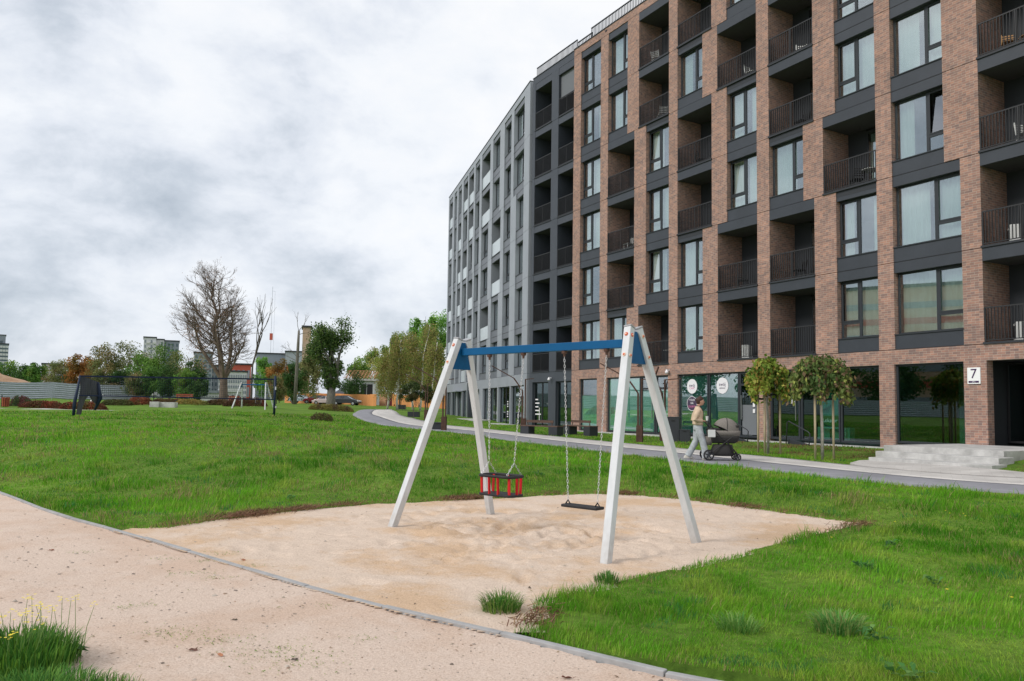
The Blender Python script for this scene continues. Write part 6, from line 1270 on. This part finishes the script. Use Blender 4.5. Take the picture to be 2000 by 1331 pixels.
# hedges and ornamental clumps
def hedge(u0,u1,vt,vb,Y,pal,lab,seed,n=None,name='hedge',cat='hedge',Y2=None,depth=1.1,leaf=.10):
    Y2=Y2 or Y; A=atY(u0,vb,Y); B=atY(u1,vb,Y2); L_=(B-A).length; h=(vb-vt)*Y/FPX; rs=np.random.RandomState(seed); n=n or int(min(9000,1600*L_*h+800)); t=rs.rand(n); c=Vector(((A.x+B.x)/2,(A.y+B.y)/2,0)); root=empty(name,(c.x,c.y,gz(c.x,c.y)),0,lab,cat,'low hedges on the far lawn')
    env=np.sqrt(np.clip(1-(2*t-1)**4,0,1))*(.72+.5*fbm(t*L_*.9+seed,t*0+seed,3)); q=rs.normal(0,1,(n,2)); q/=np.linalg.norm(q,axis=1)[:,None]; q*=rs.rand(n,1)**.35
    x=A.x+(B.x-A.x)*t; y=A.y+(B.y-A.y)*t+q[:,0]*depth*.5; zt=np.abs(q[:,1])*h*1.05*env; g_=gzs(x,y); P=np.stack([x-c.x,y-c.y,g_-gz(c.x,c.y)+zt+rs.normal(0,.02,n)],-1)
    k=int(L_*2)+3; ii=np.clip((t*k+rs.normal(0,.4,n)).astype(int),0,k-1); pc=np.array(pal)[rs.randint(0,len(pal),k)]; leafcloud('foliage',P,leaf,pc[ii],root,seed,jit=.35)
    m=MB()
    for j in range(int(L_*1.2)+2):
        tt=(j+.5)/(int(L_*1.2)+2); xx=A.x+(B.x-A.x)*tt-c.x; yy=A.y+(B.y-A.y)*tt-c.y; zz=gz(xx+c.x,yy+c.y)-gz(c.x,c.y)
        for w_ in (-.2,0,.2): m.tube([(xx,yy,zz-.05),(xx+w_,yy+w_*.5,zz+h*.6)],[.02,.008],4,cap=False)
    m.build('stems',M_bark,root); return root
RED=[(.17,.045,.03),(.13,.05,.03),(.22,.06,.035),(.10,.06,.03)]; BRN=[(.10,.07,.035),(.13,.08,.04),(.08,.07,.03),(.07,.04,.025)]; YEL=[(.26,.19,.06),(.20,.17,.05),(.14,.14,.04)]
hedge(42,122,785,801,60,RED,'dark red hedge left of the volleyball post',1); hedge(120,206,784,801,59,RED,'bright red hedge behind the volleyball post',2)
hedge(22,60,779,800,62,[(.06,.09,.04),(.13,.05,.05),(.09,.06,.05)],'loose reddish green shrub beside the small red bin',3,name='shrub',cat='shrub')
hedge(198,258,781,793,68,[(.07,.08,.03),(.10,.09,.035),(.06,.06,.025)],'flat olive hedge right of the red one',4); hedge(250,296,777,793,70,[(.20,.06,.035),(.14,.07,.035),(.24,.09,.05)],'domed red brown shrub before the end of the metal fence',5,name='shrub',cat='shrub')
hedge(300,350,779,788,80,BRN,'thin brown hedge behind the pale concrete block',6); hedge(343,405,784,793,74,YEL,'yellowish low hedge before the left red bench',7); hedge(402,446,781,793,76,BRN,'brown hedge under the big bare tree',8)
hedge(438,520,779,797,72,[(.14,.045,.03),(.11,.055,.03),(.09,.05,.03)],'long maroon hedge behind the distant swing frame',9)
hedge(604,690,788,800,74,[(.16,.14,.04),(.09,.055,.04),(.20,.17,.05)],'yellow and brown hedge in front of the parked cars',10); hedge(609,649,803,818,46,[(.07,.045,.03),(.09,.07,.03),(.05,.04,.025)],'round dark brown shrub standing alone on the lawn left of the path',11,name='shrub',cat='shrub',leaf=.07)
# ---------------------------------------------------------------- metal fence, earth heap
def metalfence():
    A=Vector((-54.2,118,0)); B=Vector((-60.6,93,0)); C_=Vector((-71,52,0)); D_=Vector((-80,8,0)); E_=Vector((-84,-30,0)); pts=[A,B,C_,D_,E_]; root=empty('fence',(A.x,A.y,gz(A.x,A.y)),0,'pale corrugated sheet metal fence round the building site at the left','fence')
    o=Vector((A.x,A.y,gz(A.x,A.y)))
    for p,q in zip(pts,pts[1:]):
        n=int((q-p).length/2.4)
        for i in range(n):
            a=p.lerp(q,i/n); b=p.lerp(q,(i+1)/n); a.z=gz(a.x,a.y); b.z=gz(b.x,b.y); m=MB(); nz=Vector((-(q-p).y,(q-p).x,0)).normalized(); vs=[]; K=16; H=2.05
            for k in range(K+1):
                off=nz*(.055 if k%2 else -.055); vs+=[a+off+Vector((0,0,.02+H*k/K))-o,b+off+Vector((0,0,.02+H*k/K))-o]
            m.add(vs,[(2*k,2*k+1,2*k+3,2*k+2) for k in range(K)]); m.bar(a+Vector((0,0,H+.03))-o,b+Vector((0,0,H+.03))-o,.07,.05); m.bar(a+nz*-.06+Vector((0,0,-.2))-o,a+nz*-.06+Vector((0,0,H))-o,.06); m.build('sheet_panel',M_sheet,root)
metalfence()
M_earth=mat('earth_heap',(.42,.29,.19),.95,var=.25,vscale=.6,col2=(.30,.18,.11),bump=.6,bscale=2)
def heap():
    m=MB(); n=44; p=atY(8,750,140); cx_,cy_=p.x-6,140; g_=gz(cx_,cy_); pk=atY(8,724,140).z-g_; R_=14.5; vs=[]
    for i in range(n+1):
        for j in range(n+1):
            x=(i/n-.5)*2;y=(j/n-.5)*2; r=math.hypot(x,y); hh=max(0,1-r)**.75; hh*=1+.35*(fbm(np.array([x*3+4]),np.array([y*3]),4)[0]-.45)*2; vs.append((x*R_*1.15,y*R_,min(hh*pk*1.25,pk*1.05)-.3))
    m.add(vs,[(i*(n+1)+j,(i+1)*(n+1)+j,(i+1)*(n+1)+j+1,i*(n+1)+j+1) for i in range(n) for j in range(n)]); o=m.build('earth_heap',M_earth,smooth=True); o.location=(cx_,cy_,g_); tag(o,'large heap of sandy earth behind the metal fence','earth heap')
heap()
# ---------------------------------------------------------------- hoarding of orange boards
def hoarding(u0,Y0,u1,Y1,h,lab,m_=None):
    A=atY(u0,790,Y0); B=atY(u1,790,Y1); n=max(2,int((B-A).length/2.0)); A.z=gz(A.x,A.y); root=empty('hoarding',A,0,lab,'hoarding','orange board hoardings round the site')
    for i in range(n):
        a=A.lerp(B,i/n); b=A.lerp(B,(i+.985)/n); a.z=gz(a.x,a.y)-.1; b.z=gz(b.x,b.y)-.1; q=MB(); d=(b-a).normalized(); t=Vector((-d.y,d.x,0))*.03; H=Vector((0,0,h+random.Random(i).uniform(-.04,.04))); vs=[a-t,b-t,b+t,a+t]; vs=[v-A for v in vs]+[v+H-A for v in vs]; q.add(vs,[(0,3,2,1),(4,5,6,7),(0,1,5,4),(1,2,6,5),(2,3,7,6),(3,0,4,7)]); q.bar(a+t*3-A,a+t*3+H-A,.1); q.build('board',m_ or M_orangeboard,root)
hoarding(556,150,735,126,1.95,'orange board hoarding behind the parked cars'); hoarding(741,128,764,126,2.0,'short brownish stretch of hoarding between the orange ones',mat('dull_board',(.42,.24,.15),.8,var=.2,vscale=.8)); hoarding(766,124,880,112,1.95,'orange board hoarding behind the birches and planters')
gate=MB(); gate.box(-.55,.55,-.05,.05,0,2.1); gate=gate.build('site_gate',mat('gate_maroon',(.13,.02,.03),.6)); p=atY(762,790,125); gate.location=(p.x,124.6,gz(p.x,124.6)); tag(gate,'narrow dark maroon gate between the hoardings','gate')
# ---------------------------------------------------------------- cars
M_cglass=mat('car_glass',(.03,.04,.05),.12,spec=.8); M_tyre=mat('tyre',(.02,.02,.02),.8); M_lamp=mat('headlight',(.7,.7,.68),.2,spec=.8)
def car(u,v,Y,rz,col,lab,scale=1.):
    p=atY(u,v,Y); root=empty('parked_car',(p.x,Y,gz(p.x,Y)),rz,lab,'car','cars parked along the hoarding'); cm=mat('car_paint',col,.3,metal=.2,spec=.6,coat=.6); W=.86
    prof=[(-2.1,.35),(-2.15,.7),(-2.0,.92),(-1.2,1.0),(1.0,.98),(1.9,.80),(2.12,.62),(2.12,.35)]
    m=MB(); rings=[]
    for y,k in ((-W,.94),(-W*.97,1.),(0,1.02),(W*.97,1.),(W,.94)): rings.append([(x*(.99 if abs(y)==W else 1),y,.35+(z-.35)*k) for x,z in prof])
    m.loft(rings); m.build('body',cm,root,bevel=.04)
    cab=[(-1.75,.97),(-1.25,1.42),(.15,1.46),(1.05,.97)]; m=MB(); rings=[]
    for y,t in ((-.78,0),(-.60,1),(.60,1),(.78,0)): rings.append([(x,y if z<1.2 else y*.82,z) for x,z in cab])
    m.loft([rings[0],rings[3]]); m.build('windows',M_cglass,root)
    m=MB(); m.add([(-1.3,-.6,1.425),(.2,-.6,1.465),(.2,.6,1.465),(-1.3,.6,1.425),(-1.3,-.6,1.46),(.2,-.6,1.50),(.2,.6,1.50),(-1.3,.6,1.46)],[(0,3,2,1),(4,5,6,7),(0,1,5,4),(1,2,6,5),(2,3,7,6),(3,0,4,7)])
    for sy in (-1,1): m.bar((-1.78,sy*.79,.98),(-1.25,sy*.62,1.44),.07); m.bar((1.08,sy*.79,.98),(.17,sy*.62,1.47),.06); m.bar((-.35,sy*.80,.98),(-.35,sy*.63,1.46),.07)
    m.build('roof',cm,root)
    for x in (-1.3,1.35):
        for sy in (-1,1):
            m=MB(); m.tube([(x,sy*.72,.32),(x,sy*.88,.32)],.32,18); w_=m.build('wheel',M_tyre,root); m=MB(); m.tube([(x,sy*.86,.32),(x,sy*.895,.32)],.18,12); m.build('rim',M_cap,w_)
    for sy in (-1,1): m=MB(); m.box(2.0,2.14,sy*.7-.16,sy*.7+.16,.60,.74); m.build('headlight',M_lamp,root); m=MB(); m.box(-2.16,-2.05,sy*.7-.14,sy*.7+.14,.68,.82); m.build('rear_light',M_red,root)
car(588,788,140,-.25,(.42,.50,.60),'pale blue grey car, leftmost of the parked ones'); car(617,789,138,PI-.15,(.35,.03,.05),'red car parked between the pale cars'); car(636,789,133,PI-.2,(.62,.50,.52),'pale pinkish car right behind the red one'); car(676,790,118,-.15,(.03,.033,.04),'black car parked right of the thick trunked tree')
# ---------------------------------------------------------------- distant buildings
def block(u0,u1,vt,Y,depth,m_,lab,wins=None,wm=None,rz=0,roof=None,name='distant_building',base=None,bal=0,gap=.5,cat='building'):
    a=atY(u0,760,Y); b=atY(u1,760,Y); w_=b.x-a.x; X=(a.x+b.x)/2; top=atY((u0+u1)/2,vt,Y).z; g_=0.5 if base is None else base; h=top-g_; root=empty(name,(X,Y,g_),-math.atan2(X,Y),lab,cat,'buildings on the skyline'); m=MB(); m.box(-w_/2,w_/2,0,depth,-1,h); m.build('wall',m_,root)
    m=MB(); m.box(-w_/2-.3,w_/2+.3,-.3,depth+.3,h+.01,h+.5); m.build('roof',roof or M_anth,root)
    if wins:
        nx_,nz_=wins; ww=w_/nx_; hh=(h-1.5)/nz_
        for i in range(nx_):
            for k in range(nz_):
                q=MB(); x=-w_/2+ww*(i+.5); z=1+hh*(k+.5)
                if bal and i%2==bal-1: q.box(x-ww*.48,x+ww*.48,-1.2,-.005,z-hh*.45,z-hh*.1)
                else: q.box(x-ww*gap/2,x+ww*gap/2,-.06,-.005,z-hh*.28,z+hh*.28)
                q.build('window' if not(bal and i%2==bal-1) else 'balcony',(wm or M_cglass) if not(bal and i%2==bal-1) else M_white,root)
    return root
M_far1=mat('far_white',(.55,.56,.58),.7,var=.08,vscale=.1); M_far2=mat('far_grey',(.24,.27,.31),.7,var=.1,vscale=.1); M_farglass=mat('far_glass',(.06,.10,.12),.25,spec=.6); M_farbeige=mat('far_beige',(.52,.43,.35),.8,var=.15,vscale=.15,col2=(.44,.27,.17)); M_farred=mat('far_red',(.42,.09,.06),.7); M_farpink=mat('far_pink',(.52,.45,.47),.8,var=.1,vscale=.2)
block(-14,10,672,520,18,M_farglass,'dark glass tower cut by the left edge of the picture',(5,14),M_far1,gap=.9); block(-14,4,655,524,12,M_far2,'grey upper shaft of the tower at the left edge',(1,3),M_farglass)
block(82,112,712,330,14,M_farpink,'pale pink apartment block beyond the trees at the left',(5,6),M_far2,roof=M_anth); block(112,124,716,345,12,M_far1,'small white block just right of the pale pink one',(2,5),M_far2)
block(278,300,660,360,14,M_far1,'white high block with balconies left of the bare tree',(4,12),M_far2,bal=2); block(300,316,664,372,12,M_far1,'white balconied stairway of the same height beside the high block',(2,11),M_far2,bal=1); block(316,345,667,380,14,M_far2,'grey block behind the left twigs of the bare tree',(4,11),M_farglass)
block(378,412,690,300,16,M_far2,'blue grey block right behind the bare tree trunk',(4,10),M_farglass); block(412,452,716,310,14,M_far2,'low grey block between trunk and red roofed building',(6,5),M_farglass)
block(452,488,713,260,14,M_farred,'orange red building behind the bare trees',(4,2),M_far2); block(428,480,727,240,12,M_far1,'white framed building with many windows under the red one',(12,5),M_far2,gap=.7); block(386,430,768,150,8,M_far1,'long low white building behind the bare tree trunk',(8,1),M_far2,base=.4,roof=M_far2,gap=.6); block(430,470,766,152,8,M_far1,'white shed left of the distant swing frame',(4,1),M_anth,base=.4,roof=M_far1,gap=.5)
block(500,566,692,330,20,M_far2,'wide blue grey hall behind the rust coloured tree',(10,2),M_far2); block(556,590,688,320,20,mat('far_greyblue',(.33,.36,.41),.7),'grey blue box shaped hall with a dark roof hatch',None); block(588,604,640,210,7,M_farbeige,'tall narrow beige and orange tower',(1,8),M_farbeige,gap=.4)
block(560,582,716,200,10,M_farred,'low red brick building left of the beige tower',(4,2),M_far2)
# thin mast
p=atY(526,760,330); root=empty('mast',(p.x,330,.5),0,'very thin tall mast with a red piece over the skyline','mast'); hh=atY(526,560,330).z-.5; m=MB(); m.bar((0,0,0),(0,0,hh),.09); m.bar((1.1,0,hh*.3),(1.1,0,hh*.96),.05); m.bar((0,0,hh*.96),(1.1,0,hh*.96),.05); m.build('pole',M_far2,root); m=MB(); zz=atY(526,657,330).z-.5; m.box(-.5,.6,-.4,.4,zz-1.6,zz+1.2); m.build('red_marker',M_farred,root)
# unfinished house with timber roof
def unfinished():
    a=atY(676,762,145); b=atY(731,762,145); w_=b.x-a.x; X=(a.x+b.x)/2; g_=gz(X,145)+.2; h=atY(704,744,145).z-g_; root=empty('unfinished_house',(X,145,g_),0,'grey white unfinished house with dark openings and a bare timber roof','house'); m=MB(); m.box(-w_/2,w_/2,0,7,-1,h); m.build('wall',M_far1,root)
    for k,x in enumerate((-.32,-.14,.12,.34)): m=MB(); m.box(w_*x-.5,w_*x+.5,-.06,-.004,h*.25,h*.85); m.build('window_opening',M_black,root)
    m=MB(); m.box(-w_/2-.4,w_/2+.4,-.5,7.5,h+.01,h+.35); m.build('roof_slab',M_conclight,root); m=MB()
    for k in range(9): x=-w_/2+w_*k/8; m.bar((x,-.6,h+.4),(x,3.4,h+1.9),.1,.2); 
    for k in range(6): y=-.5+k*.8; m.bar((-w_/2-.5,y,h+.52+.3*k),(w_/2+.5,y,h+.52+.3*k),.09,.09)
    m.build('roof_timber',M_timber,root)
unfinished()
def smallhouse(u0,u1,vt,vb,Y,lab,wm,rm):
    a=atY(u0,vb,Y); b=atY(u1,vb,Y); w_=b.x-a.x; X=(a.x+b.x)/2; g_=gz(X,Y); h=atY(u0,vt,Y).z-g_; root=empty('house',(X,Y,g_),0,lab,'house'); m=MB(); m.box(-w_/2,w_/2,0,8,-1,h*.6); m.build('wall',wm,root); m=MB(); m.add([(-w_/2-.4,-.4,h*.6+.01),(w_/2+.4,-.4,h*.6+.01),(w_/2+.4,8.4,h*.6+.01),(-w_/2-.4,8.4,h*.6+.01),(-w_/2+.6,4,h),(w_/2-.6,4,h)],[(0,3,2,1),(0,1,5,4),(2,3,4,5),(1,2,5),(3,0,4)]); r_=m.build('roof',rm,root); m=MB(); m.box(w_*.2,w_*.2+.7,3.5,4.3,h*.7,h*1.2); m.build('chimney',M_white,r_)
    for x in (-.25,.2): m=MB(); m.box(w_*x-.5,w_*x+.5,-.06,-.004,h*.2,h*.45); m.build('window',M_cglass,root)
smallhouse(826,868,732,785,140,'pinkish red roofed house half hidden behind the birches',M_farpink,mat('pink_roof',(.42,.16,.14),.8)); smallhouse(654,690,756,780,160,'low dark roofed shed left of the unfinished house',M_far2,M_anth)
# ---------------------------------------------------------------- what the shop windows mirror (west of the lawn)
def west():
    root=empty('apartment_building',(-130,30,0),0,'orange and cream apartment block west of the lawn','building'); m=MB(); m.box(-8,8,-28,34,-1,24); m.build('wall',M_farbeige,root); m=MB(); m.box(-8.3,8.3,-28.3,34.3,24.01,24.6); m.build('roof',M_anth,root)
    for f in range(7): m=MB(); m.box(8.002,8.1,-27,33,2+3*f,3.2+3*f); m.build('window_band',M_farred if f%2 else M_far2,root)
west()
for k,yy in enumerate(range(-30,80,11)):
    X=-96-(k%3)*2; root=empty('tree',(X,yy,gz(X,yy)),0,'dark tree in the row west of the lawn beyond the metal fence','tree','tree row west of the lawn'); nr=np.random.RandomState(200+k); h=9+nr.rand()*2; mb=MB(); mb.tube([(0,0,-.2),(0,0,h*.6)],[.25,.12],7); mb.build('trunk',M_bark,root); P,i=ellipsoid_pts(3500,(0,0,h*.55),(5.5,6.5,h*.45),nr,.2,24,.34); leafcloud('crown',P,.55,colmix(i,24,DKGREEN,nr),root,k)
print('OBJECTS',len(bpy.data.objects),'POLYS',sum(len(m.polygons) for m in bpy.data.meshes))
